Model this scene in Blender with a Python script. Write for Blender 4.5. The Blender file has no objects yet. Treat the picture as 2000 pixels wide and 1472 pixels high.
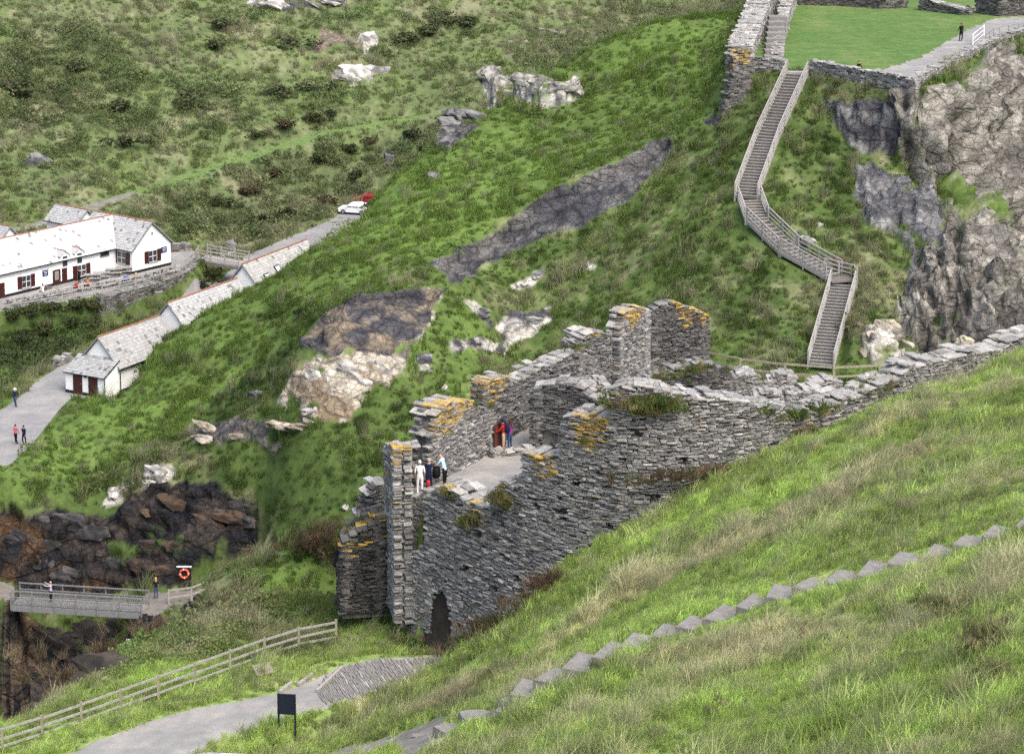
import bpy, math, random
import numpy as np
from mathutils import Vector, Matrix

# ------------------------------------------------------------------ camera, sky, sun, exposure
SC = bpy.context.scene
COL = SC.collection
FPX = 4500.0                       # focal length in photograph pixels
PITCH = math.radians(8.0)          # the verticals of the photograph hardly converge: small pitch and a shifted lens
CAMZ = 100.0
PPY = -520.0 + FPX * math.tan(PITCH)   # row of the optical axis (the horizon lies at row -520)
cd = bpy.data.cameras.new('camera')
cd.sensor_fit = 'HORIZONTAL'; cd.sensor_width = 36.0
cd.lens = 36.0 * FPX / 2000.0
cd.shift_y = -(736.0 - PPY) / 2000.0
cd.clip_start = 0.5; cd.clip_end = 3000.0
cam = bpy.data.objects.new('camera', cd); COL.objects.link(cam)
cam.location = (0, 0, CAMZ)
cam.rotation_euler = (math.radians(90.0) - PITCH, 0, 0)
SC.camera = cam
SUN_EL, SUN_AZ = math.radians(56), math.radians(145)      # azimuth clockwise from +Y (the view direction)
wd = bpy.data.worlds.new('World'); SC.world = wd; wd.use_nodes = True
wn = wd.node_tree.nodes; bg = wn['Background']
sky = wn.new('ShaderNodeTexSky'); sky.sky_type = 'NISHITA'; sky.sun_disc = False
sky.sun_elevation = SUN_EL; sky.sun_rotation = SUN_AZ
sky.air_density = 1.0; sky.dust_density = 4.5; sky.ozone_density = 0.8
wd.node_tree.links.new(sky.outputs[0], bg.inputs[0]); bg.inputs[1].default_value = 0.13
sd = bpy.data.lights.new('sun', 'SUN'); sd.energy = 1.15; sd.angle = math.radians(40); sd.color = (1.0, 0.98, 0.96)
sun = bpy.data.objects.new('sun', sd); COL.objects.link(sun)
sdir = Vector((math.sin(SUN_AZ) * math.cos(SUN_EL), math.cos(SUN_AZ) * math.cos(SUN_EL), math.sin(SUN_EL)))
sun.rotation_euler = sdir.to_track_quat('Z', 'Y').to_euler(); sun.location = (40, -20, 120)
vs = SC.view_settings
vs.view_transform = 'Standard'; vs.look = 'None'; vs.gamma = 1.0; vs.exposure = 1.25; vs.use_curve_mapping = False
SC.render.engine = 'CYCLES'
SC.cycles.use_denoising = False
SC.cycles.use_adaptive_sampling = True; SC.cycles.adaptive_threshold = 0.025
SC.cycles.max_bounces = 3; SC.cycles.diffuse_bounces = 2; SC.cycles.glossy_bounces = 2
SC.cycles.transparent_max_bounces = 4

RNG = np.random.default_rng(7)
random.seed(7)
CP, SP = math.cos(PITCH), math.sin(PITCH)

# ------------------------------------------------------------------ pixel <-> world (the photograph is surveyed into metres)
def ray(px, py):
    u = (px - 1000) / FPX; v = (PPY - py) / FPX
    return np.array([u, CP + v * SP, -SP + v * CP])
def atY(px, py, Y):
    r = ray(px, py); p = r * (Y / r[1]); p[2] += CAMZ; return p
def atZ(px, py, z):
    r = ray(px, py); p = r * ((z - CAMZ) / r[2]); p[2] += CAMZ; return p
def proj(P):
    P = np.asarray(P, float); z = P[..., 2] - CAMZ
    d = P[..., 1] * CP - z * SP; v = P[..., 1] * SP + z * CP
    return 1000 + FPX * P[..., 0] / d, PPY - FPX * v / d, d

# ------------------------------------------------------------------ numpy noise
def _hash(ix, iy, iz):
    h = (ix * 374761393 + iy * 668265263 + iz * 2147483647 + 1274126177) & 0xFFFFFFFF
    h = ((h ^ (h >> 13)) * 1274126177) & 0xFFFFFFFF
    h = ((h ^ (h >> 16)) * 2246822519) & 0xFFFFFFFF
    h = h ^ (h >> 15)
    return (h & 0xFFFFFF) / float(0xFFFFFF)
def vnoise(x, y, z):
    ix = np.floor(x).astype(np.int64); iy = np.floor(y).astype(np.int64); iz = np.floor(z).astype(np.int64)
    fx, fy, fz = x - ix, y - iy, z - iz
    fx = fx * fx * (3 - 2 * fx); fy = fy * fy * (3 - 2 * fy); fz = fz * fz * (3 - 2 * fz)
    def c(a, b, d): return _hash(ix + a, iy + b, iz + d)
    x00 = c(0,0,0) * (1 - fx) + c(1,0,0) * fx; x10 = c(0,1,0) * (1 - fx) + c(1,1,0) * fx
    x01 = c(0,0,1) * (1 - fx) + c(1,0,1) * fx; x11 = c(0,1,1) * (1 - fx) + c(1,1,1) * fx
    y0 = x00 * (1 - fy) + x10 * fy; y1 = x01 * (1 - fy) + x11 * fy
    return y0 * (1 - fz) + y1 * fz
def fbm(x, y, z, sc, oct=4, seed=0, gain=0.5):
    """about -1..1"""
    a = 1.0; s = 0.0; t = 0.0; f = 1.0 / sc
    for o in range(oct):
        s = s + a * (vnoise(x * f + 17.3 * o + seed * 5.1, y * f + 9.7 * o - seed * 3.3, z * f + 4.1 * o + seed) * 2 - 1)
        t += a; a *= gain; f *= 2.03
    return s / t * 1.6
def sstep(a, b, x):
    t = np.clip((x - a) / (b - a), 0, 1); return t * t * (3 - 2 * t)

# ------------------------------------------------------------------ polygon distance (negative inside)
def poly_sdf(X, Y, poly, margin=12.0):
    poly = np.asarray(poly, float); n = len(poly)
    if X.size > 4000:                       # far from the polygon its bounding box is near enough
        lo = poly.min(0); hi = poly.max(0)
        bx = np.maximum(np.maximum(lo[0] - X, X - hi[0]), 0); by = np.maximum(np.maximum(lo[1] - Y, Y - hi[1]), 0)
        out = np.hypot(bx, by); k = np.nonzero(out.ravel() < margin)[0]
        if 0 < len(k) < .8 * X.size:
            r = out.ravel(); r[k] = _sdf(X.ravel()[k], Y.ravel()[k], poly, n); return r.reshape(X.shape)
        if len(k) == 0: return out
    return _sdf(X, Y, poly, n)
def _sdf(X, Y, poly, n):
    d2 = np.full(X.shape, 1e18); ins = np.zeros(X.shape, bool)
    for i in range(n):
        a = poly[i]; b = poly[(i + 1) % n]; ex, ey = b[0] - a[0], b[1] - a[1]
        wx, wy = X - a[0], Y - a[1]
        t = np.clip((wx * ex + wy * ey) / (ex * ex + ey * ey + 1e-12), 0, 1)
        dx, dy = wx - ex * t, wy - ey * t
        d2 = np.minimum(d2, dx * dx + dy * dy)
        c1 = (a[1] > Y) != (b[1] > Y)
        if abs(ey) > 1e-12:
            ins ^= c1 & (X < ex * (Y - a[1]) / ey + a[0])
    d = np.sqrt(d2)
    return np.where(ins, -d, d)
def line_dist(X, Y, line):
    line = np.asarray(line, float); d2 = np.full(X.shape, 1e18)
    for a, b in zip(line[:-1], line[1:]):
        ex, ey = b[0] - a[0], b[1] - a[1]; wx, wy = X - a[0], Y - a[1]
        t = np.clip((wx * ex + wy * ey) / (ex * ex + ey * ey + 1e-12), 0, 1)
        d2 = np.minimum(d2, (wx - ex * t) ** 2 + (wy - ey * t) ** 2)
    return np.sqrt(d2)

# ------------------------------------------------------------------ terrain: survey points
CTRL = []   # x, y, z
def cp(*pts):
    for p in pts: CTRL.append(atY(*p))
def cw(*pts):
    for p in pts: CTRL.append(np.array(p, float))
def cz(z, *pts):
    for p in pts: CTRL.append(atZ(p[0], p[1], z))
# near slope under the camera
cp((2000,1472,37),(1500,1472,50),(1090,1472,56),(750,1472,73.6),(2000,1250,45.7),(1750,1300,51),(1500,1330,58),(1250,1400,59),(1000,1420,67))
STEP_PX = [(px, py, 62.8 + (2000 - px) / 910 * 6.8) for px, py in ((2420,925),(2230,973),(2110,1003),(2040,1022),(1975,1040),(1920,1055),(1860,1075),(1775,1095),(1680,1125),(1590,1142),(1540,1158),(1495,1172),(1455,1188),(1410,1203),(1355,1224),(1290,1250),(1215,1282),(1150,1312),(1105,1335),(1020,1372))]
cp(*STEP_PX)
cp((900,1415,77.5),(800,1450,79))
WALL_BASE = [(890,1290,104.5),(1000,1225,101.7),(1060,1150,100.5),(1180,1040,98.8),(1290,990,98.4),(1420,920,99.2),(1600,850,102),(1730,790,104.6),(1860,757,107.6),(2000,715,111),(2120,690,114)]
cp(*WALL_BASE)
cp((1300,1130,84),(1600,1000,80),(1850,900,83),(2000,850,86),(1100,1230,84),(900,1350,91),(750,1410,87),(600,1440,95),(450,1472,93.5))
# gate path and fence line
cz(57.8,(870,1290),(780,1310),(650,1340),(500,1385),(350,1420),(200,1465),(100,1472),(730,1280),(560,1320))
cp((655,1255,106.5),(580,1270,105.7),(490,1300,104),(380,1340,101.7),(240,1390,99.2),(0,1472,95))
# slope below the fence
cp((600,1170,118),(560,1100,133),(650,1060,128),(480,1135,138),(400,1230,118),(300,1270,115),(250,1290,113),(130,1340,106),(30,1415,99),(-60,1450,95),(330,1205,130),(400,1165,140))
cw((-27,150,14),(-30,130,14),(-38,120,12),(-30,168,18),(-50,130,8),(-42,150,12),(-22,160,22),(-15,165,30),(-34,172,17))
# gorge walls and rock above the bridge
cp((100,1200,179),(100,1300,177.5),(100,1390,176),(0,1390,175),(0,1200,178.5),(220,1200,178.5),(200,1320,176),(60,1470,173))
cp((100,1115,180),(100,1010,181),(0,1115,180),(0,1030,181),(300,1110,178.5),(300,930,184),(200,1000,182),(400,1000,181),(480,1060,178.5),(500,980,181),(400,1100,177.5),(540,1080,175.5))
cp((150,960,184.4),(300,870,189),(100,900,188.5),(30,950,184.5),(60,885,185.8),(0,945,184.4))
cz(32,(305,1165),(400,1165),(290,1150))
# ridge crest
CREST = [(140,790,199),(215,765,202),(300,690,204),(360,645,205),(430,600,207),(500,560,209),(600,490,214),(660,466,216),(700,456,216.8),(718,428,218.8),(728,394,221.5),(745,368,223.5),(800,325,227),(860,280,232),(930,235,236),(1000,190,240),(1140,172,241),(1155,90,249),(1300,40,250),(1400,28,249),(1455,45,247)]
cp(*CREST)
for p in CREST[3:14]:
    q = atY(*p); h = np.array([q[0], q[1]]) / math.hypot(q[0], q[1])
    cw((q[0] + h[0] * 12 - 2, q[1] + h[1] * 12, max(40.0, q[2] - 9)))
# ridge top and face
cp((300,780,196.5),(450,700,199),(400,820,191),(550,620,200),(560,740,189),(700,540,202),(700,470,211),(850,400,214),(1000,300,225),(1150,230,229),(1150,300,219),(1300,150,234),(1400,120,234),(1440,190,221),(1400,215,216))
cp((600,640,187),(660,590,191),(740,565,195),(840,520,199),(1000,415,209),(1150,340,211),(1300,262,213))
cp((600,690,185.5),(700,700,184),(800,650,188),(850,590,192.5),(900,545,196),(1000,480,205.5),(1150,430,206),(1250,370,207.5),(1310,290,211))
cp((700,800,181),(600,800,180.5),(450,860,184),(560,900,179.5),(700,900,176),(700,1000,172),(600,1030,174),(850,700,187),(850,800,183),(1000,560,200),(1000,700,193),(1200,450,203.5),(1200,600,193),(1200,640,190.5),(1350,400,201),(1400,560,186),(1400,680,179),(1500,640,179.5))
STAIR = [(1557,148,211.5),(1520,230,205.5),(1480,320,200),(1452,390,196),(1500,460,190.5),(1580,520,186),(1640,548,184),(1600,725,173)]
cp(*STAIR)
# right-hand cliffs
cp((1600,250,204.5),(1680,200,209),(1600,400,195),(1700,500,187),(1700,650,175),(1750,350,198),(1790,190,210.5),(1800,450,190),(1820,550,184),(1780,640,177),(1850,400,194),(1900,470,188),(1950,560,182),(2000,650,176))
cp((1900,300,206),(1950,300,210),(1940,430,202),(2000,200,222),(2000,330,215),(2000,480,205),(1850,172,215),(1930,130,222))
cw((70,190,5),(70,160,3),(55,140,5),(50,120,15),(75,225,30),(90,250,40))
# behind and beside the castle
cw((0,140,47),(10,150,46),(20,160,47),(-10,140,44),(-9,125,48),(30,150,40),(40,138,25),(31,130,58),(40,130,40),(14,140,55),(5,133,56),(24,142,50),(34,119,67),(44,114,67))
# plateau
cw((28,225,68.8),(40,225,68.8),(30,262,68.8),(50,262,68.8),(65,255,68.8),(55,290,69),(75,300,70),(60,330,70))
# valley floor and far hillside
cz(40,(30,865),(0,900),(60,800),(140,740),(600,455),(690,425))
cz(43,(0,455)); cz(44,(200,400)); cz(45,(420,330)); cz(47,(600,275)); cz(48.5,(860,225))
cp((0,0,320),(250,0,328),(500,0,338),(800,0,344),(1100,0,352),(1400,0,358),(0,230,288),(250,200,300),(500,150,315),(700,120,323),(850,100,330),(1000,40,343))
cz(42,(370,440)); cz(38.5,(460,490)); cz(40.5,(450,430)); cz(41,(550,400)); cz(41.5,(650,370)); cz(44,(750,310)); cz(43,(300,420))
cp((100,650,228),(100,600,233),(50,720,218),(200,650,229))
cz(39.3,(230,640),(300,610),(380,570)); cz(38.3,(430,520))
cw((0,275,46),(12,290,52),(-10,295,46),(-8,262,47),(25,300,62),(28,330,60),(14,315,55))
cw((-120,400,95),(0,400,92),(120,420,90),(0,560,112),(-200,560,120),(220,560,105),(-170,300,75),(-150,240,50),(-120,190,35),(-90,160,20),(-70,120,15),(-60,90,20))
cw((-50,185,38),(-60,200,40),(-70,215,42),(-62,240,42.5),(-78,238,43),(-48,175,31),(-45,182,31.5))
cw((-25,70,52),(-20,30,60),(-40,40,45),(-45,70,35),(0,15,86),(15,12,90),(40,20,89),(55,55,79),(60,90,71),(-10,45,67),(0,-20,96),(-30,-20,80),(40,-20,99))
CTRL = np.array(CTRL)

def rbf_fit(P, smooth=0.02):
    n = len(P); XY = P[:, :2]
    D = np.sqrt(((XY[:, None] - XY[None]) ** 2).sum(-1) + 1.0)
    A = np.zeros((n + 3, n + 3)); A[:n, :n] = -D - smooth * 0 * np.eye(n)
    A[:n, :n] -= smooth * np.eye(n) * -1
    A[:n, n:] = np.c_[np.ones(n), XY]; A[n:, :n] = A[:n, n:].T
    return np.linalg.solve(A, np.r_[P[:, 2], 0, 0, 0])
_W = rbf_fit(CTRL)
GX0, GX1, GY0, GY1, GS = -230., 230., -20., 600., 1.0
gx = np.arange(GX0, GX1 + GS, GS); gy = np.arange(GY0, GY1 + GS, GS)
BASE = np.zeros((len(gy), len(gx)))
def _rbf_rows():
    n = len(CTRL)
    for j, yv in enumerate(gy):
        # beyond the surveyed part every fourth column is enough
        d = np.sqrt((gx[:, None] - CTRL[None, :, 0]) ** 2 + (yv - CTRL[None, :, 1]) ** 2 + 1.0)
        BASE[j] = -d @ _W[:n] + _W[n] + _W[n + 1] * gx + _W[n + 2] * yv
_rbf_rows()
def _blur(A):
    B = A.copy(); B[:, 1:-1] = 0.25 * A[:, :-2] + 0.5 * A[:, 1:-1] + 0.25 * A[:, 2:]
    C = B.copy(); C[1:-1] = 0.25 * B[:-2] + 0.5 * B[1:-1] + 0.25 * B[2:]
    return C
BASE = _blur(BASE)
def base_h(x, y):
    fx = np.clip((np.asarray(x, float) - GX0) / GS, 0, len(gx) - 1.001); fy = np.clip((np.asarray(y, float) - GY0) / GS, 0, len(gy) - 1.001)
    ix = fx.astype(int); iy = fy.astype(int); fx = fx - ix; fy = fy - iy
    return (BASE[iy, ix] * (1 - fx) + BASE[iy, ix + 1] * fx) * (1 - fy) + (BASE[iy + 1, ix] * (1 - fx) + BASE[iy + 1, ix + 1] * fx) * fy

# ------------------------------------------------------------------ levelled places (world polygons)
def pz(z, *pts): return [tuple(atZ(p[0], p[1], z)[:2]) for p in pts]
Z_COURT, Z_ROAD, Z_TERR, Z_LAWN, Z_PATH, Z_BRIDGE = 63.2, 40.0, 42.5, 68.8, 57.8, 31.9
# outer curtain wall in plan (outer face), from the gate to the right end: top edge pixel and distance
CURT = [(792,1010,107.4),(835,962,106),(868,947,105),(925,985,103.5),(1017,932,101.3),(1100,860,99.8),(1200,752,98.6),(1300,768,98.4),(1450,787,99.5),(1600,805,102),(1770,717,105.5),(2000,657,111),(2120,630,114)]
CURT_XY = [tuple(atY(*p)[:2]) for p in CURT]
COURT = [(x, y + 1.2) for x, y in CURT_XY[1:]] + pz(Z_COURT, (2150,665),(1990,690),(1900,706),(1800,733),(1700,750),(1600,754),(1480,750),(1395,742)) + [(11.2, 131.5), (6, 129), (3.9, 124), (0.6, 119), (-1.3, 115.6), (-3.9, 111.8), (-5.0, 109.2)]
ROAD_A = pz(Z_ROAD, (-160,850),(-60,830),(0,800),(30,782),(70,745),(120,712),(145,700),(250,660),(330,600),(430,545),(480,500),(560,465),(640,432),(672,412),(720,395),(790,392),(760,425),(690,470),(600,515),(500,560),(400,640),(330,720),(235,775),(225,786),(140,775),(115,800),(60,870),(18,908),(-20,908),(-80,898),(-160,885))
TERR = pz(Z_TERR, (-160,640),(-60,622),(0,608),(100,592),(200,576),(260,562),(320,545),(370,527),(388,512),(392,500),(372,484),(335,486),(300,468),(235,452),(0,508),(-160,545))
LAWN = pz(Z_LAWN, (1462,128),(1500,131),(1570,136),(1640,145),(1783,168),(1840,138),(1900,106),(1960,76),(2010,62),(2200,34)) + [(85,290),(85,330),(37,330),(31,280)]
PATH = pz(Z_PATH, (885,1283),(800,1282),(730,1286),(660,1302),(620,1322),(560,1348),(480,1365),(380,1382),(280,1410),(190,1445),(120,1475),(60,1510),(150,1530),(330,1500),(420,1450),(500,1418),(560,1398),(650,1380),(760,1345),(850,1318),(885,1300))
BRPATH = pz(32.0, (270,1192),(285,1155),(330,1155),(420,1145),(500,1128),(510,1140),(440,1160),(380,1176),(330,1188),(300,1200))
LPATH = pz(Z_BRIDGE, (-160,1145),(-40,1133),(0,1133),(28,1142),(28,1168),(0,1165),(-60,1160),(-160,1180))

def shape_h(x, y, fine=True):
    """ground height with every levelled place cut in"""
    h = base_h(x, y)
    def level(poly, z, fall, grow=0.0):
        nonlocal h
        s = poly_sdf(x, y, poly) - grow
        w = 1 - sstep(0, fall, s)
        h = h * (1 - w) + z * w
    level(ROAD_A, Z_ROAD - 0.03, 3.5)
    level(TERR, Z_TERR - 0.03, 1.6)
    level(LAWN, Z_LAWN - 0.02, 5.0, .3)
    level(COURT, Z_COURT - 0.04, 0.9)
    level(PATH, Z_PATH - 0.02, 1.8)
    level(BRPATH, 31.95, 1.5)
    level(LPATH, Z_BRIDGE - 0.1, 1.2)
    return h
SHAPE = shape_h(*np.meshgrid(gx[(gx > -130) & (gx < 130)], gy[gy < 380]))
_sx0 = gx[gx > -130][0]; _sy0 = gy[0]
def ground(x, y):
    """height used for marching rays and setting things down"""
    fx = np.clip((np.asarray(x, float) - _sx0) / GS, 0, SHAPE.shape[1] - 1.001); fy = np.clip((np.asarray(y, float) - _sy0) / GS, 0, SHAPE.shape[0] - 1.001)
    ix = np.asarray(fx).astype(int); iy = np.asarray(fy).astype(int); fx = fx - ix; fy = fy - iy
    return (SHAPE[iy, ix] * (1 - fx) + SHAPE[iy, ix + 1] * fx) * (1 - fy) + (SHAPE[iy + 1, ix] * (1 - fx) + SHAPE[iy + 1, ix + 1] * fx) * fy
def hit(px, py, y0=30.0, y1=375.0):
    """where the sight line through a photograph pixel meets the ground"""
    r = ray(px, py); Y = np.arange(y0, y1, 0.1); t = Y / r[1]
    g = ground(r[0] * t, Y); z = CAMZ + r[2] * t
    k = np.argmax(z < g)
    if z[k] >= g[k]: k = len(Y) - 1
    return np.array([r[0] * t[k], Y[k], float(g[k])])

# ------------------------------------------------------------------ materials
def mat(name, color=(.5,.5,.5), rough=.85, nscale=3.0, namt=.3, bscale=8.0, bstr=.0, source=None, spec=.3, trans=0.0, detail=4.0, tone2=None, metal=0.0):
    m = bpy.data.materials.new(name); m.use_nodes = True; nt = m.node_tree; N, L = nt.nodes, nt.links
    b = N['Principled BSDF']; b.inputs['Roughness'].default_value = rough; b.inputs['Specular IOR Level'].default_value = spec; b.inputs['Metallic'].default_value = metal
    tc = N.new('ShaderNodeTexCoord'); co = tc.outputs['Object']
    if source == 'attr':
        a = N.new('ShaderNodeAttribute'); a.attribute_name = 'tint'; src = a.outputs['Color']
        geo = N.new('ShaderNodeNewGeometry'); co = geo.outputs['Position']
    elif source == 'object':
        a = N.new('ShaderNodeObjectInfo'); src = a.outputs['Color']
        geo = N.new('ShaderNodeNewGeometry'); co = geo.outputs['Position']
    elif source == 'inst':
        a = N.new('ShaderNodeAttribute'); a.attribute_type = 'INSTANCER'; a.attribute_name = 'col'; src = a.outputs['Color']
    else:
        a = N.new('ShaderNodeRGB'); a.outputs[0].default_value = (*color, 1); src = a.outputs[0]
    if tone2 is not None:
        n2 = N.new('ShaderNodeTexNoise'); n2.inputs['Scale'].default_value = nscale * .37; n2.inputs['Detail'].default_value = 3; L.new(co, n2.inputs['Vector'])
        rp = N.new('ShaderNodeMapRange'); rp.inputs[1].default_value = .45; rp.inputs[2].default_value = .62; L.new(n2.outputs['Fac'], rp.inputs[0])
        mx = N.new('ShaderNodeMix'); mx.data_type = 'RGBA'; mx.inputs[7].default_value = (*tone2, 1); L.new(rp.outputs[0], mx.inputs[0]); L.new(src, mx.inputs[6]); src = mx.outputs[2]
    if namt > 0:
        n = N.new('ShaderNodeTexNoise'); n.inputs['Scale'].default_value = nscale; n.inputs['Detail'].default_value = detail; n.inputs['Roughness'].default_value = .65; L.new(co, n.inputs['Vector'])
        mr = N.new('ShaderNodeMapRange'); mr.inputs[1].default_value = .25; mr.inputs[2].default_value = .75; mr.inputs[3].default_value = 1 - namt; mr.inputs[4].default_value = 1 + namt; L.new(n.outputs['Fac'], mr.inputs[0])
        mu = N.new('ShaderNodeVectorMath'); mu.operation = 'SCALE'; L.new(src, mu.inputs[0]); L.new(mr.outputs[0], mu.inputs['Scale']); src = mu.outputs[0]
    L.new(src, b.inputs['Base Color'])
    if bstr > 0:
        nb = N.new('ShaderNodeTexNoise'); nb.inputs['Scale'].default_value = bscale; nb.inputs['Detail'].default_value = 5; L.new(co, nb.inputs['Vector'])
        bp = N.new('ShaderNodeBump'); bp.inputs['Strength'].default_value = bstr; bp.inputs['Distance'].default_value = .05; L.new(nb.outputs['Fac'], bp.inputs['Height']); L.new(bp.outputs[0], b.inputs['Normal'])
    if trans > 0:
        t = N.new('ShaderNodeBsdfTranslucent'); L.new(src, t.inputs[0]); ms = N.new('ShaderNodeMixShader'); ms.inputs[0].default_value = trans
        L.new(b.outputs[0], ms.inputs[1]); L.new(t.outputs[0], ms.inputs[2]); L.new(ms.outputs[0], N['Material Output'].inputs[0])
    return m
M = {}
M['ground'] = mat('ground', source='attr', rough=.95, nscale=2.2, namt=.38, bscale=3.0, bstr=.5, spec=.1, detail=8)
def rock_nodes(m):
    """jointed, bedded rock where the ground is bare: cracks in colour and relief, steered by the tint's alpha"""
    nt = m.node_tree; N, L = nt.nodes, nt.links; b = N['Principled BSDF']; at_ = [n for n in N if n.type == 'ATTRIBUTE'][0]
    geo = N.new('ShaderNodeNewGeometry'); mp = N.new('ShaderNodeMapping'); mp.inputs['Scale'].default_value = (.55, .6, .8); mp.inputs['Rotation'].default_value = (.25, .45, 0)
    nz = N.new('ShaderNodeTexNoise'); nz.inputs['Scale'].default_value = .7; nz.inputs['Detail'].default_value = 4; L.new(geo.outputs['Position'], nz.inputs['Vector'])
    ad = N.new('ShaderNodeVectorMath'); ad.operation = 'MULTIPLY_ADD'; ad.inputs[1].default_value = (.8, .8, .8); L.new(nz.outputs['Color'], ad.inputs[0]); L.new(geo.outputs['Position'], ad.inputs[2]); L.new(ad.outputs[0], mp.inputs['Vector'])
    fac = None; hgt = None
    for sc_, w_ in ((.8, 1.0), (2.3, .6)):
        vo = N.new('ShaderNodeTexVoronoi'); vo.feature = 'DISTANCE_TO_EDGE'; vo.inputs['Scale'].default_value = sc_; L.new(mp.outputs[0], vo.inputs['Vector'])
        mr = N.new('ShaderNodeMapRange'); mr.inputs[1].default_value = 0.0; mr.inputs[2].default_value = .1; mr.inputs[3].default_value = 1 - .42 * w_; mr.inputs[4].default_value = 1.0; L.new(vo.outputs['Distance'], mr.inputs[0])
        if fac is None: fac = mr.outputs[0]
        else:
            mm = N.new('ShaderNodeMath'); mm.operation = 'MULTIPLY'; L.new(fac, mm.inputs[0]); L.new(mr.outputs[0], mm.inputs[1]); fac = mm.outputs[0]
    vc = N.new('ShaderNodeTexVoronoi'); vc.inputs['Scale'].default_value = 1.6; L.new(mp.outputs[0], vc.inputs['Vector']); sp = N.new('ShaderNodeSeparateColor'); L.new(vc.outputs['Color'], sp.inputs[0])
    mv = N.new('ShaderNodeMapRange'); mv.inputs[3].default_value = .8; mv.inputs[4].default_value = 1.2; L.new(sp.outputs[0], mv.inputs[0]); mm = N.new('ShaderNodeMath'); mm.operation = 'MULTIPLY'; L.new(fac, mm.inputs[0]); L.new(mv.outputs[0], mm.inputs[1])
    mix = N.new('ShaderNodeMix'); mix.inputs[2].default_value = 1.0; L.new(at_.outputs['Alpha'], mix.inputs[0]); L.new(mm.outputs[0], mix.inputs[3])
    src = b.inputs['Base Color'].links[0].from_socket; mu = N.new('ShaderNodeVectorMath'); mu.operation = 'SCALE'; L.new(src, mu.inputs[0]); L.new(mix.outputs[0], mu.inputs['Scale']); L.new(mu.outputs[0], b.inputs['Base Color'])
    bp = [n for n in N if n.type == 'BUMP'][0]; b2 = N.new('ShaderNodeBump'); b2.inputs['Distance'].default_value = .22; L.new(at_.outputs['Alpha'], b2.inputs['Strength']); L.new(mm.outputs[0], b2.inputs['Height']); L.new(bp.outputs[0], b2.inputs['Normal']); L.new(b2.outputs[0], b.inputs['Normal'])
rock_nodes(M['ground'])
M['road'] = mat('road', (.22,.215,.21), rough=.95, nscale=.9, namt=.16, bscale=9, bstr=.25, spec=.15, detail=8, tone2=(.27,.26,.245))
M['gravel'] = mat('gravel', (.23,.225,.212), rough=.95, nscale=1.4, namt=.2, tone2=(.29,.275,.25), bscale=12, bstr=.3, spec=.15, detail=8)
M['lawn'] = mat('lawn', source='attr', rough=.95, nscale=.9, namt=.3, bscale=6, bstr=.2, spec=.1)
M['dirt'] = mat('dirt', (.17,.155,.135), rough=.95, nscale=1.6, namt=.3, bscale=9, bstr=.4, spec=.1, detail=8)
M['stone'] = mat('stone', source='object', rough=.9, nscale=7, namt=.42, bscale=11, bstr=.6, spec=.2, detail=6)
M['stones'] = mat('stones', source='attr', rough=.9, nscale=7, namt=.42, bscale=11, bstr=.6, spec=.2, detail=6)
M['core'] = mat('core', (.13,.122,.11), rough=.95, nscale=5, namt=.4, bscale=8, bstr=.8, spec=.1)
M['turf'] = mat('turf', source='inst', rough=.9, nscale=1, namt=0, spec=.12, trans=.45)
M['timber'] = mat('weathered_timber', (.31,.295,.27), rough=.9, nscale=6, namt=.3, bscale=20, bstr=.3, spec=.15)
M['timber_dark'] = mat('dark_timber', (.15,.135,.12), rough=.9, nscale=6, namt=.3, bscale=20, bstr=.3, spec=.15)
M['timber_olive'] = mat('olive_timber', (.27,.25,.18), rough=.9, nscale=6, namt=.3, bscale=20, bstr=.3, spec=.15)
M['bridge_timber'] = mat('bridge_timber', (.2,.193,.18), rough=.9, nscale=5, namt=.3, bscale=20, bstr=.3, spec=.15)
M['tread'] = mat('tread', (.12,.115,.11), rough=.9, nscale=5, namt=.35, bscale=14, bstr=.3, spec=.15)
M['slab'] = mat('slab', (.20,.19,.175), rough=.9, nscale=4, namt=.3, bscale=9, bstr=.5, spec=.15, detail=6)
M['metal_grey'] = mat('galvanised', (.2,.2,.197), rough=.6, nscale=4, namt=.15)
M['white_wall'] = mat('whitewash', (.82,.82,.80), rough=.9, nscale=1.2, namt=.06, bscale=9, bstr=.15)
M['slates'] = mat('slates', source='attr', rough=.8, nscale=5, namt=.2, spec=.3)
M['ridge_tile'] = mat('terracotta', (.27,.125,.085), rough=.85, nscale=4, namt=.3)
M['brown_paint'] = mat('brown_paint', (.045,.012,.01), rough=.5, nscale=3, namt=.2)
M['glass'] = mat('window_glass', (.035,.04,.045), rough=.15, nscale=1, namt=0, spec=.6)
M['glass_pale'] = mat('skylight_glass', (.55,.58,.6), rough=.2, nscale=1, namt=0, spec=.6)
M['black'] = mat('black_paint', (.012,.012,.014), rough=.6, nscale=3, namt=.2)
M['navy'] = mat('navy_paint', (.012,.016,.03), rough=.45, nscale=3, namt=.15)
M['blue_sign'] = mat('blue_sign', (.02,.035,.11), rough=.4, nscale=3, namt=.1)
M['white_paint'] = mat('white_paint', (.8,.8,.8), rough=.4, nscale=3, namt=.04)
M['orange'] = mat('lifebuoy_orange', (.75,.09,.03), rough=.5, nscale=3, namt=.08)
M['water'] = mat('water', (.05,.06,.055), rough=.1, nscale=2, namt=.2, bscale=3, bstr=.3, spec=.5)
M['foam'] = mat('foam', (.75,.78,.8), rough=.6, nscale=5, namt=.2, bscale=10, bstr=.5)
M['rock'] = mat('rock', source='attr', rough=.9, nscale=3.2, namt=.4, bscale=5, bstr=.9, spec=.2, detail=7)
M['bark'] = mat('bark', (.09,.07,.05), rough=.95, nscale=6, namt=.3)
M['rubber'] = mat('rubber', (.02,.02,.02), rough=.8, nscale=3, namt=.1)

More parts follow.
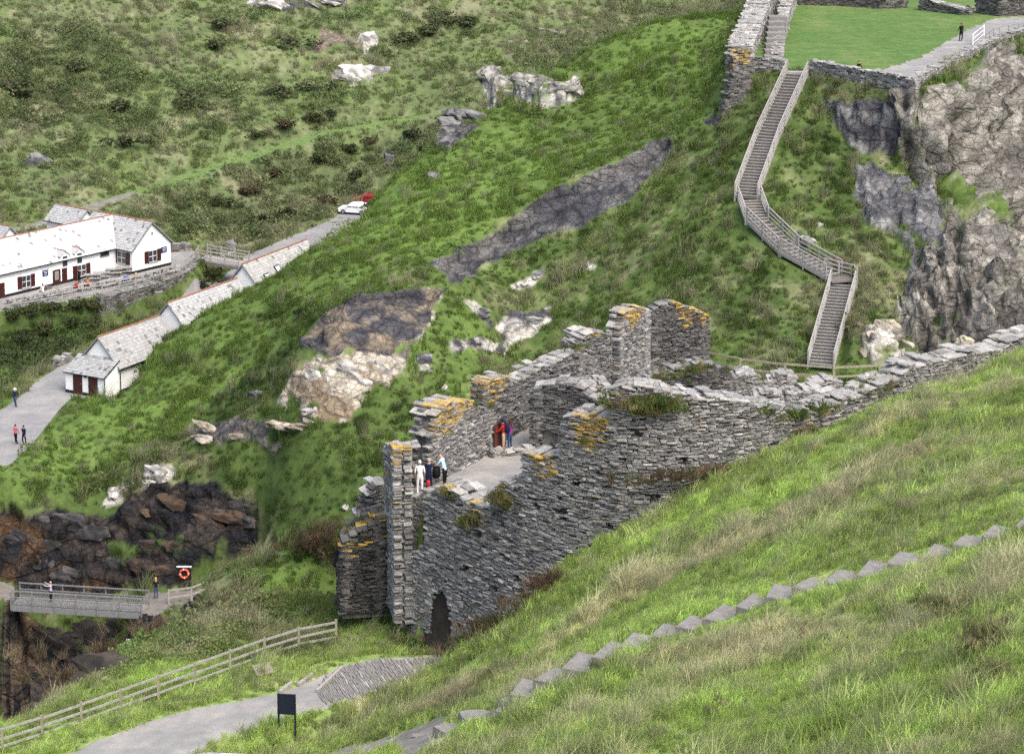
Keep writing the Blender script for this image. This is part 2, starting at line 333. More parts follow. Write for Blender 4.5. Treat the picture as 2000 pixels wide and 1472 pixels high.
# ------------------------------------------------------------------ object helpers
def tag(o, label=None, cat=None, group=None, kind=None):
    if label: o['label'] = label
    if cat: o['category'] = cat
    if group: o['group'] = group
    if kind: o['kind'] = kind
    return o
def empty(name, loc, label, cat, group=None):
    o = bpy.data.objects.new(name, None); o.location = tuple(float(v) for v in loc); o.empty_display_size = .3; COL.objects.link(o)
    return tag(o, label, cat, group)
def place(o, parent):
    COL.objects.link(o)
    if parent is not None:
        o.parent = parent
    return o
def world_loc(o):
    v = Vector(o.location)
    while o.parent is not None:
        o = o.parent; v = v + Vector(o.location)
    return v
class MB:
    """collects polygons in world coordinates, then links them as one mesh object"""
    def __init__(s): s.v = []; s.f = []; s.m = []; s.t = []; s.cm = 0; s.ct = (1,1,1)
    def add(s, vs, fs):
        k = len(s.v); s.v += [tuple(map(float, p)) for p in vs]; s.f += [tuple(i + k for i in f) for f in fs]; s.m += [s.cm] * len(fs); s.t += [s.ct] * len(vs); return s
    def box(s, c, size, R=None):
        hx, hy, hz = (d / 2 for d in size); c = np.asarray(c, float)
        P = np.array([(-hx,-hy,-hz),(hx,-hy,-hz),(hx,hy,-hz),(-hx,hy,-hz),(-hx,-hy,hz),(hx,-hy,hz),(hx,hy,hz),(-hx,hy,hz)])
        if R is not None: P = P @ np.asarray(R, float).T
        return s.add(P + c, [(0,3,2,1),(4,5,6,7),(0,1,5,4),(1,2,6,5),(2,3,7,6),(3,0,4,7)])
    def beam(s, a, b, w, h, up=(0,0,1)):
        a = np.asarray(a, float); b = np.asarray(b, float); d = b - a; L = np.linalg.norm(d)
        if L < 1e-6: return s
        d /= L; u = np.asarray(up, float); side = np.cross(d, u)
        if np.linalg.norm(side) < 1e-4: side = np.cross(d, (1,0,0))
        side /= np.linalg.norm(side); u = np.cross(side, d)
        return s.box((a + b) / 2, (L, w, h), np.stack([d, side, u], 1))
    def tube(s, pts, r, n=6, cap=True):
        pts = np.asarray(pts, float); m = len(pts); r = np.broadcast_to(r, (m,)); vs = []
        for i in range(m):
            d = pts[min(i + 1, m - 1)] - pts[max(i - 1, 0)]; d = d / (np.linalg.norm(d) + 1e-9)
            a = np.cross(d, (0,0,1) if abs(d[2]) < .9 else (1,0,0)); a /= np.linalg.norm(a); b = np.cross(d, a)
            for k in range(n):
                t = 2 * math.pi * k / n; vs.append(pts[i] + (a * math.cos(t) + b * math.sin(t)) * r[i])
        fs = [(i * n + k, i * n + (k + 1) % n, (i + 1) * n + (k + 1) % n, (i + 1) * n + k) for i in range(m - 1) for k in range(n)]
        if cap: fs += [tuple(range(n))[::-1], tuple((m - 1) * n + k for k in range(n))]
        return s.add(vs, fs)
    def prism(s, poly, vec):
        """polygon (3D points) swept along vec"""
        poly = np.asarray(poly, float); n = len(poly); vec = np.asarray(vec, float)
        return s.add(np.r_[poly, poly + vec], [tuple(range(n))[::-1], tuple(range(n, 2 * n))] + [(i, (i + 1) % n, n + (i + 1) % n, n + i) for i in range(n)])
    def build(s, name, mats, parent=None, smooth=False, tint=False, kind=None):
        me = bpy.data.meshes.new(name); v = np.asarray(s.v, float)
        org = np.zeros(3)
        if parent is not None: org = np.array(world_loc(parent))
        me.from_pydata((v - org).tolist(), [], s.f)
        for m in (mats if isinstance(mats, (list, tuple)) else [mats]): me.materials.append(m)
        if any(s.m): me.polygons.foreach_set('material_index', s.m)
        if smooth: me.polygons.foreach_set('use_smooth', [True] * len(me.polygons))
        if tint:
            a = me.color_attributes.new('tint', 'FLOAT_COLOR', 'POINT'); a.data.foreach_set('color', np.c_[np.asarray(s.t), np.ones(len(s.t))].astype(np.float32).ravel())
        me.update(); o = bpy.data.objects.new(name, me)
        if kind: o['kind'] = kind
        return place(o, parent)
def rotz(a): c, s = math.cos(a), math.sin(a); return np.array([[c,-s,0],[s,c,0],[0,0,1.]])
def raw_mesh(name, V, F, mats, tint=None, smooth=False, matidx=None):
    """quads or triangles from arrays"""
    V = np.asarray(V, np.float32); F = np.asarray(F, np.int32); me = bpy.data.meshes.new(name)
    me.vertices.add(len(V)); me.vertices.foreach_set('co', V.ravel())
    me.loops.add(F.size); me.loops.foreach_set('vertex_index', F.ravel())
    me.polygons.add(len(F)); me.polygons.foreach_set('loop_start', (np.arange(len(F)) * F.shape[1]).astype(np.int32))
    for m in (mats if isinstance(mats, (list, tuple)) else [mats]): me.materials.append(m)
    if matidx is not None: me.polygons.foreach_set('material_index', np.asarray(matidx, np.int32))
    me.polygons.foreach_set('use_smooth', np.full(len(F), smooth))
    me.update(calc_edges=True)
    if tint is not None:
        a = me.color_attributes.new('tint', 'FLOAT_COLOR', 'POINT'); a.data.foreach_set('color', (np.c_[tint, np.ones(len(tint))] if np.shape(tint)[1] == 3 else np.asarray(tint)).astype(np.float32).ravel())
    return me

# ------------------------------------------------------------------ people (built first: one skinned body each)
def fabric(c, n='cloth'): return mat(n, c, rough=.9, nscale=9, namt=.18, spec=.1)
SKIN = mat('skin', (.46,.27,.20), rough=.6, nscale=6, namt=.08)
FAB = {k: fabric(v, 'cloth') for k, v in dict(red=(.42,.03,.03), pink=(.45,.12,.16), navy=(.015,.02,.05), white=(.75,.75,.75), black=(.012,.012,.013), jeans=(.05,.08,.17), beige=(.42,.34,.23), purple=(.25,.05,.22), ltblue=(.42,.60,.68), grey=(.2,.2,.2), orange=(.6,.13,.04), shoe=(.02,.018,.016), lilac=(.45,.38,.45), blue=(.08,.2,.5), hair_white=(.62,.6,.56), hair_brown=(.06,.035,.02), hair_blond=(.42,.29,.14), hair_grey=(.3,.29,.28)).items()}
PEOPLE = []
def person_mesh(top, legs, sleeve=1.0, shorts=False, pose='stand', hgt=1.74, build=1.0, arms=((0,0),(0,0)), step=.0, lean=0.0, bend=None):
    """body skeleton in metres, feet on z = 0, facing -Y; arms: (forward swing, elbow bend) in radians for both sides"""
    k = hgt / 1.74; J, E, R, SL = {}, [], {}, {}
    def j(n, p, r, par=None, slot=None):
        J[n] = np.array(p, float); R[n] = r; 
        if par: E.append((par, n)); SL[(par, n)] = slot
    sit = pose == 'sit'; hz = .46 if sit else .93
    fw = lambda z: -math.sin(lean) * (z - hz)
    j('pelvis', (0, 0, hz), .135 * build)
    j('waist', (0, fw(hz + .2), hz + .20), .125 * build, 'pelvis', 1)
    j('chest', (0, fw(hz + .42), hz + .42), .145 * build, 'waist', 1)
    j('neck', (0, fw(hz + .57), hz + .565), .055, 'chest', 1)
    j('head', (0, fw(hz + .68) - .015, hz + .665), .085, 'neck', 0)
    j('crown', (0, fw(hz + .75) - .01, hz + .755), .075, 'head', 0)
    for s, nm in ((-1, 'l'), (1, 'r')):
        sw, el = arms[0 if s < 0 else 1]
        sh = J['chest'] + np.array((s * .175 * build, 0, .075)); j('sho' + nm, sh, .058, 'chest', 1)
        d1 = np.array((s * .16, -math.sin(sw), -math.cos(sw))); d1 /= np.linalg.norm(d1); eb = sh + d1 * .29; j('elb' + nm, eb, .044, 'sho' + nm, 1)
        a2 = sw + el; d2 = np.array((-s * .10 * min(1, el + .2), -math.sin(a2), -math.cos(a2))); d2 /= np.linalg.norm(d2); wr = eb + d2 * .25; j('wri' + nm, wr, .028, 'elb' + nm, 1 if sleeve > .6 else 0)
        J['hand' + nm] = wr + d2 * .03; J['hd' + nm] = d2
        hp = np.array((s * .09 * build, 0, hz - .05)); j('hip' + nm, hp, .095 * build, 'pelvis', 2)
        st = s * step
        if sit: kn = hp + np.array((s * .03, -.42, .02)); an = kn + np.array((0, -.03, -.40))
        else: kn = hp + np.array((s * .01, -st * .5 - .015, -.42)); an = kn + np.array((0, st * .9 if st < 0 else -st * .2, -.40))
        j('kne' + nm, kn, .062, 'hip' + nm, 2); j('ank' + nm, an, .042, 'kne' + nm, 0 if shorts else 2); j('toe' + nm, an + np.array((s * .02, -.15, -.035)), .036, 'ank' + nm, 3)
    names = [n for n in J if n in R]; idx = {n: i for i, n in enumerate(names)}
    me = bpy.data.meshes.new('person'); me.from_pydata([tuple(J[n] * k) for n in names], [(idx[a], idx[b]) for a, b in E], [])
    o = bpy.data.objects.new('person', me); COL.objects.link(o)
    sk = o.modifiers.new('skin', 'SKIN'); ss = o.modifiers.new('sub', 'SUBSURF'); ss.levels = 1; ss.render_levels = 1
    for i, n in enumerate(names):
        v = me.skin_vertices[0].data[i]; v.radius = (R[n] * k, R[n] * k * (.74 if n in ('pelvis', 'waist', 'chest') else 1.0)); v.use_root = n == 'pelvis'
    bpy.context.view_layer.update()
    ev = o.evaluated_get(bpy.context.evaluated_depsgraph_get()).to_mesh()
    V = np.array([tuple(v.co) for v in ev.vertices]); F = [tuple(p.vertices) for p in ev.polygons]
    bpy.data.objects.remove(o)
    segs = [(J[a] * k, J[b] * k, SL[(a, b)]) for a, b in E]
    mats = [SKIN, top, legs, FAB['shoe']]; mi = []
    for f in F:
        c = V[list(f)].mean(0); best = (9e9, 0)
        for a, b, sl in segs:
            t = np.clip((c - a) @ (b - a) / ((b - a) @ (b - a)), 0, 1); dd = np.linalg.norm(c - a - (b - a) * t)
            if dd < best[0] - 1e-6: best = (dd, sl)
        mi.append(best[1])
    zmin = V[:, 2].min()
    mb = MB(); mb.v = [tuple(p) for p in V]; mb.f = list(F); mb.m = mi; mb.t = [(1,1,1)] * len(V)
    mb.cm = 0
    for nm, s in (('l', -1), ('r', 1)):          # hands with five fingers
        w = J['hand' + nm] * k; d = J['hd' + nm]; sd = np.cross(d, (s, 0, 0)); sd /= np.linalg.norm(sd) + 1e-9; u = np.cross(d, sd)
        mb.beam(w - d * .02, w + d * .085, .07, .028, up=u)
        for q, ln in enumerate((.062, .072, .068, .052)):
            b0 = w + d * .08 + sd * (-.027 + .018 * q); mb.tube([b0, b0 + d * ln * .55 + u * .006, b0 + d * ln * .85 + u * .025], [.0085, .008, .006], 5)
        b0 = w + d * .02 - sd * .035; mb.tube([b0, b0 + d * .03 - sd * .022, b0 + d * .062 - sd * .026], [.010, .009, .007], 5)
    h = J['head'] * k                                 # nose, ears, eyes, mouth
    mb.add([h + np.array(p) for p in ((-.012,-.082,.0),(.012,-.082,.0),(0,-.112,-.012),(0,-.083,.045))], [(0,1,2),(0,2,3),(2,1,3)])
    for s in (-1, 1): mb.box(h + np.array((s * .087, .0, .005)), (.015, .035, .06))
    mb.cm = 3
    for s in (-1, 1): mb.box(h + np.array((s * .032, -.083, .032)), (.022, .008, .012))
    mb.box(h + np.array((0, -.086, -.045)), (.045, .008, .01))
    return dict(mb=mb, mats=mats, zmin=zmin, head=h, crown=J['crown'] * k, J={n: p * k for n, p in J.items()})
def hair_mb(pm, style):
    c = (pm['head'] + pm['crown']) / 2 + np.array((0, .012, .012)); mb = MB(); n, m = 12, 7; vs = []; rr = np.array((.094, .102, .118))
    for a in range(m + 1):
        for b in range(n):
            th = math.pi * .62 * a / m; ph = 2 * math.pi * b / n; d = np.array((math.sin(th) * math.cos(ph), math.sin(th) * math.sin(ph), math.cos(th)))
            front = max(0, -d[1]); p = c + d * rr * (1 + .03 * math.sin(5 * ph + a))
            if front > .5 and th > 1.0: p = p + np.array((0, .05, .02))
            if style == 'long' and d[1] > -.2 and a == m: p = p + np.array((0, .03, -.2))
            vs.append(p)
    fs = [(a * n + b, a * n + (b + 1) % n, (a + 1) * n + (b + 1) % n, (a + 1) * n + b) for a in range(m) for b in range(n)]
    mb.add(vs, fs); return mb
def add_person(loc, face, label, hair=None, style='short', hat=None, **kw):
    """loc: feet position; face: direction looked at, radians from +X"""
    PEOPLE.append((loc, face, label, hair, style, hat, kw, person_mesh(**kw)))
def put_person(loc, face, label, hair, style, hat, kw, pm):
    rot = rotz(face + math.pi / 2); loc = np.array(loc, float)
    def tf(mb):
        v = np.array(mb.v); v[:, 2] -= pm['zmin']; mb.v = [tuple(p) for p in v @ rot.T + loc]; return mb
    me_o = tf(pm['mb']).build('person', pm['mats'], None, smooth=True)
    v = np.empty(len(me_o.data.vertices) * 3, np.float32); me_o.data.vertices.foreach_get('co', v); v = v.reshape(-1, 3) - loc.astype(np.float32); me_o.data.vertices.foreach_set('co', v.ravel()); me_o.location = tuple(loc)
    tag(me_o, label, 'person', kind='thing')
    if hair is not None: tf(hair_mb(pm, style)).build('hair', hair, me_o, smooth=True)
    if hat is not None:
        hb = MB(); c = pm['crown']; hb.tube([c + np.array((0,0,-.03)), c + np.array((0,0,-.015))], [.17,.16], 12); hb.tube([c + np.array((0,0,-.02)), c + np.array((0,0,.06)), c + np.array((0,0,.09))], [.11,.10,.06], 12)
        tf(hb).build('hat', hat, me_o, smooth=True)
    return me_o, tf, pm
walkdir = math.atan2(60, 25)
add_person(None, walkdir, 'person in white hat, dark top and jeans walking alone on the road', FAB['hair_brown'], hat=FAB['white'], top=FAB['navy'], legs=FAB['jeans'], arms=((.4,.3),(-.3,.2)), step=.16)
add_person(None, 1.2, 'person in pink top and dark trousers walking beside a dark-dressed companion', FAB['hair_brown'], top=FAB['pink'], legs=FAB['black'], arms=((.3,.3),(-.3,.2)), step=.18, sleeve=.4)
add_person(None, 1.2, 'person in dark navy clothes walking beside someone in pink', FAB['hair_brown'], top=FAB['navy'], legs=FAB['black'], arms=((-.3,.2),(.4,.4)), step=-.16)
add_person(None, math.pi * .9, 'person in lilac top on the footbridge holding a camera up', FAB['hair_blond'], top=FAB['lilac'], legs=FAB['black'], arms=((1.5,.35),(1.45,.45)))
add_person(None, 1.9, 'person with long blond hair and jeans at the end of the footbridge', FAB['hair_blond'], style='long', top=FAB['black'], legs=FAB['jeans'], arms=((.1,.2),(.1,.4)), sleeve=.4)
add_person(None, math.pi * .95, 'person in red jacket and beige shorts standing in the ruined doorway', FAB['hair_brown'], top=FAB['red'], legs=FAB['beige'], shorts=True, arms=((.75,.5),(.6,.6)), lean=.08, hat=FAB['navy'])
add_person(None, 2.4, 'person in purple top and jeans behind the red-jacketed visitor', FAB['hair_brown'], style='long', top=FAB['purple'], legs=FAB['jeans'], hgt=1.63, arms=((.1,.2),(.1,.2)))
add_person(None, 1.75, 'white-haired person in white shirt and white trousers seen from behind', FAB['hair_white'], top=FAB['white'], legs=FAB['white'], arms=((.0,.35),(-.05,.3)), sleeve=.3, build=1.1)
add_person(None, 1.5, 'grey-haired person in navy jacket and dark trousers beside the white-dressed visitor', FAB['hair_grey'], top=FAB['navy'], legs=FAB['navy'], arms=((.9,1.2),(.1,.2)))
add_person(None, 2.7, 'bald person in pale blue shirt leaning on the ruin parapet', None, top=FAB['ltblue'], legs=FAB['black'], arms=((.7,.5),(.6,.5)), lean=.35, sleeve=.3)
add_person(None, 2.1, 'person in black clothes standing on the gravel walk beside the lawn', FAB['hair_brown'], hgt=1.88, build=1.15, top=FAB['black'], legs=FAB['black'], arms=((.1,.3),(.2,.8)), step=.1)
add_person(None, -1.2, 'person in black seated behind the lawn wall, only head and shoulders showing', FAB['hair_brown'], pose='sit', top=FAB['black'], legs=FAB['black'], arms=((.4,.8),(.4,.8)))
for lab, col_, po in (('person in black standing by the cafe picnic tables', 'black', 'stand'), ('person in red shirt seated at a cafe picnic table', 'red', 'sit'), ('person in orange top seated at a cafe picnic table', 'orange', 'sit'), ('person in blue top seated near the terrace rail', 'blue', 'sit'), ('person in beige top seated near the terrace rail', 'beige', 'sit'), ('person in white top seated near the terrace rail', 'white', 'sit')):
    add_person(None, 2.3 if po == 'sit' else 1.0, lab, FAB['hair_brown'], pose=po, top=FAB[col_], legs=FAB['black'] if col_ != 'black' else FAB['black'], arms=((.6,.9),(.5,.8)))

# ------------------------------------------------------------------ what grows where: regions of the ground, surveyed from the photograph
def wpoly(*pts, y0=30.0): return [tuple(hit(p[0], p[1], y0)[:2]) for p in pts]
# rock: polygon, first colour, second colour, edge roughness, cover (1 = bare rock, less = patchy), relief in metres
GREY, PALE, TAN, BLK, RUST, BROWN = (.062,.061,.067), (.45,.43,.38), (.155,.142,.118), (.022,.022,.025), (.085,.052,.03), (.13,.095,.065)
ROCKS = [
 (wpoly((835,515),(900,480),(1000,420),(1100,362),(1200,322),(1290,268),(1314,258),(1310,300),(1270,352),(1220,398),(1150,430),(1090,458),(1000,486),(940,525),(900,552),(880,558),(862,532)), GREY, (.135,.13,.125), .5, 1.0, .6),
 (wpoly((1368,235),(1400,212),(1407,240),(1395,250)), GREY, GREY, .2, 1.0, .3),
 (wpoly((588,684),(600,650),(640,608),(700,578),(760,568),(830,562),(870,568),(850,606),(822,660),(770,690),(740,702),(640,700)), GREY, (.20,.165,.12), .5, 1.0, .5),
 (wpoly((800,640),(868,570),(850,610),(826,660),(790,712),(770,700)), PALE, TAN, .5, .8, .4),
 (wpoly((545,785),(580,715),(650,698),(810,684),(790,730),(715,770),(675,825),(620,832),(560,805)), (.42,.38,.31), (.20,.155,.105), .7, .74, .5),
 (wpoly((355,832),(400,828),(520,838),(620,808),(650,830),(560,852),(480,866),(400,864)), TAN, GREY, .6, .75, .6),
 (wpoly((-40,1020),(60,1000),(150,1012),(230,1010),(250,965),(330,938),(440,958),(500,985),(535,1065),(500,1082),(440,1072),(390,1105),(330,1148),(250,1152),(0,1132),(-40,1130)), BLK, RUST, .5, .92, 1.3),
 (wpoly((200,985),(235,940),(250,950),(240,985)), PALE, TAN, .4, .8, .5),
 (wpoly((270,975),(300,910),(335,905),(345,930),(300,975)), PALE, TAN, .5, .7, .5),
 (wpoly((868,235),(900,215),(935,225),(930,250),(880,292),(862,290)), GREY, TAN, .5, .8, .7),
 (wpoly((905,590),(930,592),(965,632),(960,642),(925,615)), GREY, PALE, .3, .85, .4),
 (wpoly((972,640),(995,608),(1078,596),(1078,625),(1015,660),(985,674)), (.55,.52,.46), GREY, .5, .82, .5),
 (wpoly((1000,560),(1030,548),(1060,530),(1066,540),(1040,560),(1004,568)), PALE, GREY, .5, .6, .4),
 (wpoly((1120,515),(1155,512),(1160,525),(1130,528)), PALE, GREY, .4, .7, .4),
 (wpoly((880,660),(930,655),(990,672),(985,690),(930,690),(885,690)), GREY, PALE, .6, .5, .5),
 (wpoly((815,690),(845,690),(840,720),(820,722)), GREY, PALE, .4, .7, .4),
 (wpoly((1610,195),(1680,205),(1700,190),(1755,205),(1760,280),(1740,310),(1680,295),(1640,260),(1615,225)), GREY, (.2,.2,.19), .5, .95, .6),
 (wpoly((1665,330),(1700,320),(1760,360),(1820,380),(1850,420),(1840,470),(1800,500),(1790,560),(1760,600),(1775,510),(1760,470),(1700,440),(1680,400)), (.10,.10,.106), (.19,.187,.182), .5, .95, .7),
 (wpoly((1540,470),(1560,430),(1585,410),(1600,440),(1580,480),(1555,480)), PALE, GREY, .5, .45, .3),
 (wpoly((1560,480),(1660,505),(1672,540),(1640,545),(1590,515)), (.05,.045,.045), BROWN, .3, .75, .2),
 (wpoly((1745,200),(1800,172),(1850,172),(1930,110),(2050,80),(2300,40),(2450,250),(2450,760),(2080,720),(1900,720),(1800,690),(1745,610),(1790,560),(1800,500),(1845,470),(1850,420),(1800,370),(1760,300)), (.125,.117,.103), (.265,.25,.215), .5, .97, 1.6),
 (wpoly((1680,660),(1740,625),(1790,680),(1800,715),(1700,720)), TAN, PALE, .5, .6, .6),
 (wpoly((660,150),(690,130),(725,128),(728,160),(690,168)), PALE, GREY, .6, .75, .8),
 (wpoly((708,75),(724,72),(724,100),(712,104)), PALE, PALE, .2, .95, .8),
 (wpoly((505,5),(560,2),(675,5),(675,20),(540,24)), GREY, TAN, .6, .7, .8),
 (wpoly((605,105),(630,60),(700,80),(700,95),(650,90),(620,110)), (.17,.13,.10), (.2,.16,.13), .8, .75, .1),
 (wpoly((40,320),(70,305),(95,308),(95,318),(60,330)), GREY, GREY, .5, .7, .5),
 (wpoly((735,300),(760,290),(785,320),(780,335),(755,325)), GREY, TAN, .6, .6, .5),
]
GORGE = [(-60,100),(-34,102),(-27,108),(-19.6,116),(-17,131),(-20,146),(-21,160),(-25.5,171),(-28.5,176),(-40.5,178.5),(-41,174),(-70,176),(-70,120)]
NOROCK = [wpoly((225,1060),(290,1048),(360,1055),(345,1078),(250,1085)), wpoly((1500,440),(1640,430),(1700,445),(1765,480),(1775,520),(1740,600),(1690,560),(1680,520),(1600,480)),
          wpoly((1770,295),(1800,318),(1850,378),(1905,425),(1880,455),(1850,420),(1800,345)), wpoly((1850,150),(1900,110),(1905,130),(1860,175),(1800,185),(1800,175)),
          wpoly((1880,400),(1930,405),(1950,435),(1910,450))]
# grass regions: polygon, green (0..1), dry (0..1), soft edge in metres
REG = [
 (wpoly((0,945),(140,790),(215,765),(360,645),(500,560),(600,490),(720,385),(860,280),(1000,190),(1140,172),(1300,40),(1455,45),(1440,190),(1300,262),(1150,338),(1000,412),(840,515),(740,562),(600,640),(560,720),(420,800),(250,900),(60,960)), .72, .16, 4),
 (wpoly((400,860),(560,800),(650,720),(760,740),(840,820),(830,900),(720,1010),(640,1040),(540,1060),(520,980),(400,880)), .42, .02, 4),
 (wpoly((200,960),(400,880),(520,990),(540,1080),(420,1000)), .3, .55, 3),
 (wpoly((560,590),(640,590),(600,640),(560,780),(480,800),(430,820),(420,790),(520,700)), .25, .35, 4),
 (wpoly((1320,270),(1440,200),(1540,180),(1460,380),(1600,520),(1560,700),(1200,640),(1000,600),(900,560),(1150,430)), .42, .38, 5),
 (wpoly((1600,200),(1680,300),(1690,430),(1780,480),(1780,560),(1700,620),(1640,520),(1500,400),(1560,260)), .3, .42, 3),
 (wpoly((1000,1330),(1150,1200),(1350,1060),(1600,960),(1880,830),(1900,850),(1640,1000),(1400,1110),(1200,1250),(1050,1370)), .6, .62, 2.5),
 (wpoly((1090,1400),(1300,1270),(1500,1210),(1800,1140),(2100,1080),(2100,1140),(1800,1240),(1500,1300),(1200,1430)), .8, .55, 3),
 (wpoly((560,1472),(700,1420),(900,1380),(1000,1300),(900,1290),(880,1330),(780,1370),(640,1420)), .5, .65, 2),
 (wpoly((1050,1300),(1200,1190),(1400,1090),(1700,1050),(1950,960),(2100,950),(2100,1010),(1850,1070),(1600,1130),(1400,1190),(1250,1250),(1120,1320)), .62, .03, 2.5),
 (wpoly((0,1430),(250,1290),(330,1205),(480,1135),(560,1130),(520,1200),(380,1260),(200,1350),(0,1460)), .45, .62, 3),
 (wpoly((480,1135),(560,1098),(660,1050),(660,1170),(560,1200),(500,1180)), .75, .15, 3),
 (wpoly((0,600),(200,590),(215,640),(130,700),(40,740),(0,780)), .25, .3, 2, ),
 (wpoly((0,460),(200,400),(420,330),(860,232),(860,300),(720,380),(600,440),(470,490),(360,470),(330,450),(240,410),(0,480)), .3, .45, 4),
 (wpoly((200,300),(420,290),(640,210),(860,180),(940,100),(860,90),(700,180),(500,210),(300,260)), .62, .3, 8),
 (wpoly((0,0),(300,0),(200,120),(100,250),(0,250)), .3, .45, 10),
 (wpoly((340,130),(520,170),(600,220),(480,250),(350,200)), .5, .35, 8),
 (wpoly((930,0),(1440,0),(1440,25),(1150,80),(1000,40)), .38, .62, 8),
]
TRACK = [tuple(hit(*p)[:2]) for p in ((-40,472),(0,460),(100,432),(200,398),(260,380))]
TRACK2 = [tuple(hit(*p)[:2]) for p in ((260,380),(420,328),(520,298),(640,262),(760,240),(870,222))]
STEPS3 = [atY(*p) for p in STEP_PX]
BARE = [wpoly((640,1472),(760,1440),(860,1400),(960,1385),(1060,1350),(1075,1365),(960,1410),(880,1440),(800,1480))]
SCRUB = [wpoly((0,600),(200,590),(215,640),(130,700),(40,740),(0,780)), wpoly((300,420),(420,335),(860,240),(860,300),(720,385),(600,440),(470,480),(380,470)),
         wpoly((320,1240),(420,1190),(480,1175),(560,1200),(420,1290),(200,1370),(120,1390)), wpoly((0,20),(200,40),(300,160),(340,260),(200,240),(0,250)), wpoly((500,170),(600,160),(720,180),(700,215),(540,215)), wpoly((860,60),(930,30),(930,70),(850,100))]

def fields(x, y, z, near=True):
    """rock cover, rock colour, grass colour, relief, bare flags at the given ground points"""
    n1 = fbm(x, y, z, 3.0, 4, 1); n2 = fbm(x, y, z, 1.1, 3, 2); n3 = fbm(x, y, z, 9.0, 3, 3); n4 = fbm(x, y, z * 2.2, 2.0, 4, 4)
    far = sstep(255, 275, y)
    # grass
    g = .5 + 0 * x; dry = .42 + 0 * x
    fg = 1 - sstep(100, 118, y)
    g = g * (1 - fg) + .72 * fg; dry = dry * (1 - fg) + .32 * fg
    g = g * (1 - far) + .55 * far; dry = dry * (1 - far) + .42 * far
    for poly, gg, dd, soft, *_ in REG:
        bb = np.asarray(poly); lo = bb.min(0) - soft * 2; hi = bb.max(0) + soft * 2
        k = np.nonzero((x > lo[0]) & (x < hi[0]) & (y > lo[1]) & (y < hi[1]))[0]
        if len(k) == 0: continue
        s = poly_sdf(x[k], y[k], poly) + n1[k] * soft * .6
        w = 1 - sstep(-soft * .5, soft * .5, s)
        g[k] = g[k] * (1 - w) + gg * w; dry[k] = dry[k] * (1 - w) + dd * w
    amp = 1 + .1 * fg
    amp = amp * (1 - .35 * (1 - fg) * (1 - far)); gv = np.clip(g + (.26 * n3 + .24 * n1 + .24 * n2) * amp, 0, 1.15); dv = np.clip(dry + (.32 * fbm(x, y, z, 5.0, 4, 8) + .3 * n2) * amp, 0, 1)
    cdark = np.array((.026,.045,.014)); cmid = np.array((.074,.112,.030)); cbri = np.array((.122,.190,.043)); cdry = np.array((.27,.25,.155)); cbrn = np.array((.105,.080,.045))
    t = np.clip(gv, 0, 1)[:, None]
    G = np.where(t < .5, cdark + (cmid - cdark) * t * 2, cmid + (cbri - cmid) * (t - .5) * 2)
    dt = sstep(.35, .85, dv)[:, None]
    dcol = cdry * (1 - .6 * sstep(-.1, .7, -n3 - .2)[:, None]) + cbrn * .6 * sstep(-.1, .7, -n3 - .2)[:, None]
    G = G * (1 - .8 * dt) + dcol * .8 * dt
    # far hillside a little greyer
    G = G * (1 - .45 * far[:, None]) + np.array((.135,.155,.082)) * .45 * far[:, None]
    G = G * (1 + .62 * fg)[:, None] + np.array((.048,.04,.022)) * fg[:, None]
    # rock
    rock = np.zeros_like(x); rc = np.tile(np.array(TAN), (len(x), 1)); relief = np.zeros_like(x)
    def addrock(k, w, ca, cb, rel):
        nn = sstep(-.35, .5, n4[k] + .5 * n2[k])[:, None]
        c = np.array(ca) * (1 - nn) + np.array(cb) * nn
        if cb is RUST:
            c = np.where((n3[k] > .15)[:, None], c, np.array(BLK) * .75 + np.array(BROWN) * .22 * nn)
        m = w > rock[k]
        rc[k] = np.where(m[:, None], c, rc[k]); relief[k] = np.where(m, rel * w, relief[k]); rock[k] = np.maximum(rock[k], w)
    for poly, ca, cb, rough, cover, rel in ROCKS:
        bb = np.asarray(poly); lo = bb.min(0) - 3; hi = bb.max(0) + 3
        k = np.nonzero((x > lo[0]) & (x < hi[0]) & (y > lo[1]) & (y < hi[1]))[0]
        if len(k) == 0: continue
        s = poly_sdf(x[k], y[k], poly) + rough * (n2[k] * .6 + n1[k] * .5)
        w = 1 - sstep(-.12, .12, s)
        if cover < 1: w = w * (1 - sstep(-.12, .12, fbm(x[k], y[k], z[k] * 1.5, 2.6, 4, 11) - (cover * 2 - 1) * .9))
        addrock(k, w, ca, cb, rel)
    # gorge below the bridge: bare on its steep sides
    gs = poly_sdf(x, y, GORGE) + n1 * 1.2
    w = 1 - sstep(-.4, .4, gs); k = np.nonzero(w > .01)[0]
    if len(k): addrock(k, w[k], BLK, BROWN, 1.5)
    for poly in NOROCK:
        s = poly_sdf(x, y, poly) + n2 * .8 + n1 * .5
        rock *= sstep(-.4, .4, s)
    # the knoll of rock on the ridge is bare on its steep side (set from its height field)
    # tracks
    tr = np.minimum(line_dist(x, y, TRACK) - .9, 99) + n2 * .5; tw = 1 - sstep(-.3, .4, tr)
    bare = np.zeros_like(x)
    soil = np.tile(np.array((.21,.195,.17)), (len(x), 1))
    bare = np.maximum(bare, tw * .9)
    t2 = line_dist(x, y, TRACK2); gb = (1 - sstep(.9, 1.8, t2 + n2 * .4)) * (1 - rock)
    G = G * (1 - .9 * gb[:, None]) + np.array((.125,.19,.06)) * .9 * gb[:, None]
    for poly in BARE:
        s = poly_sdf(x, y, poly) + n2 * .5; w = 1 - sstep(-.2, .3, s)
        bare = np.maximum(bare, w)
    return rock, rc, G, relief, bare, soil, gv, dv

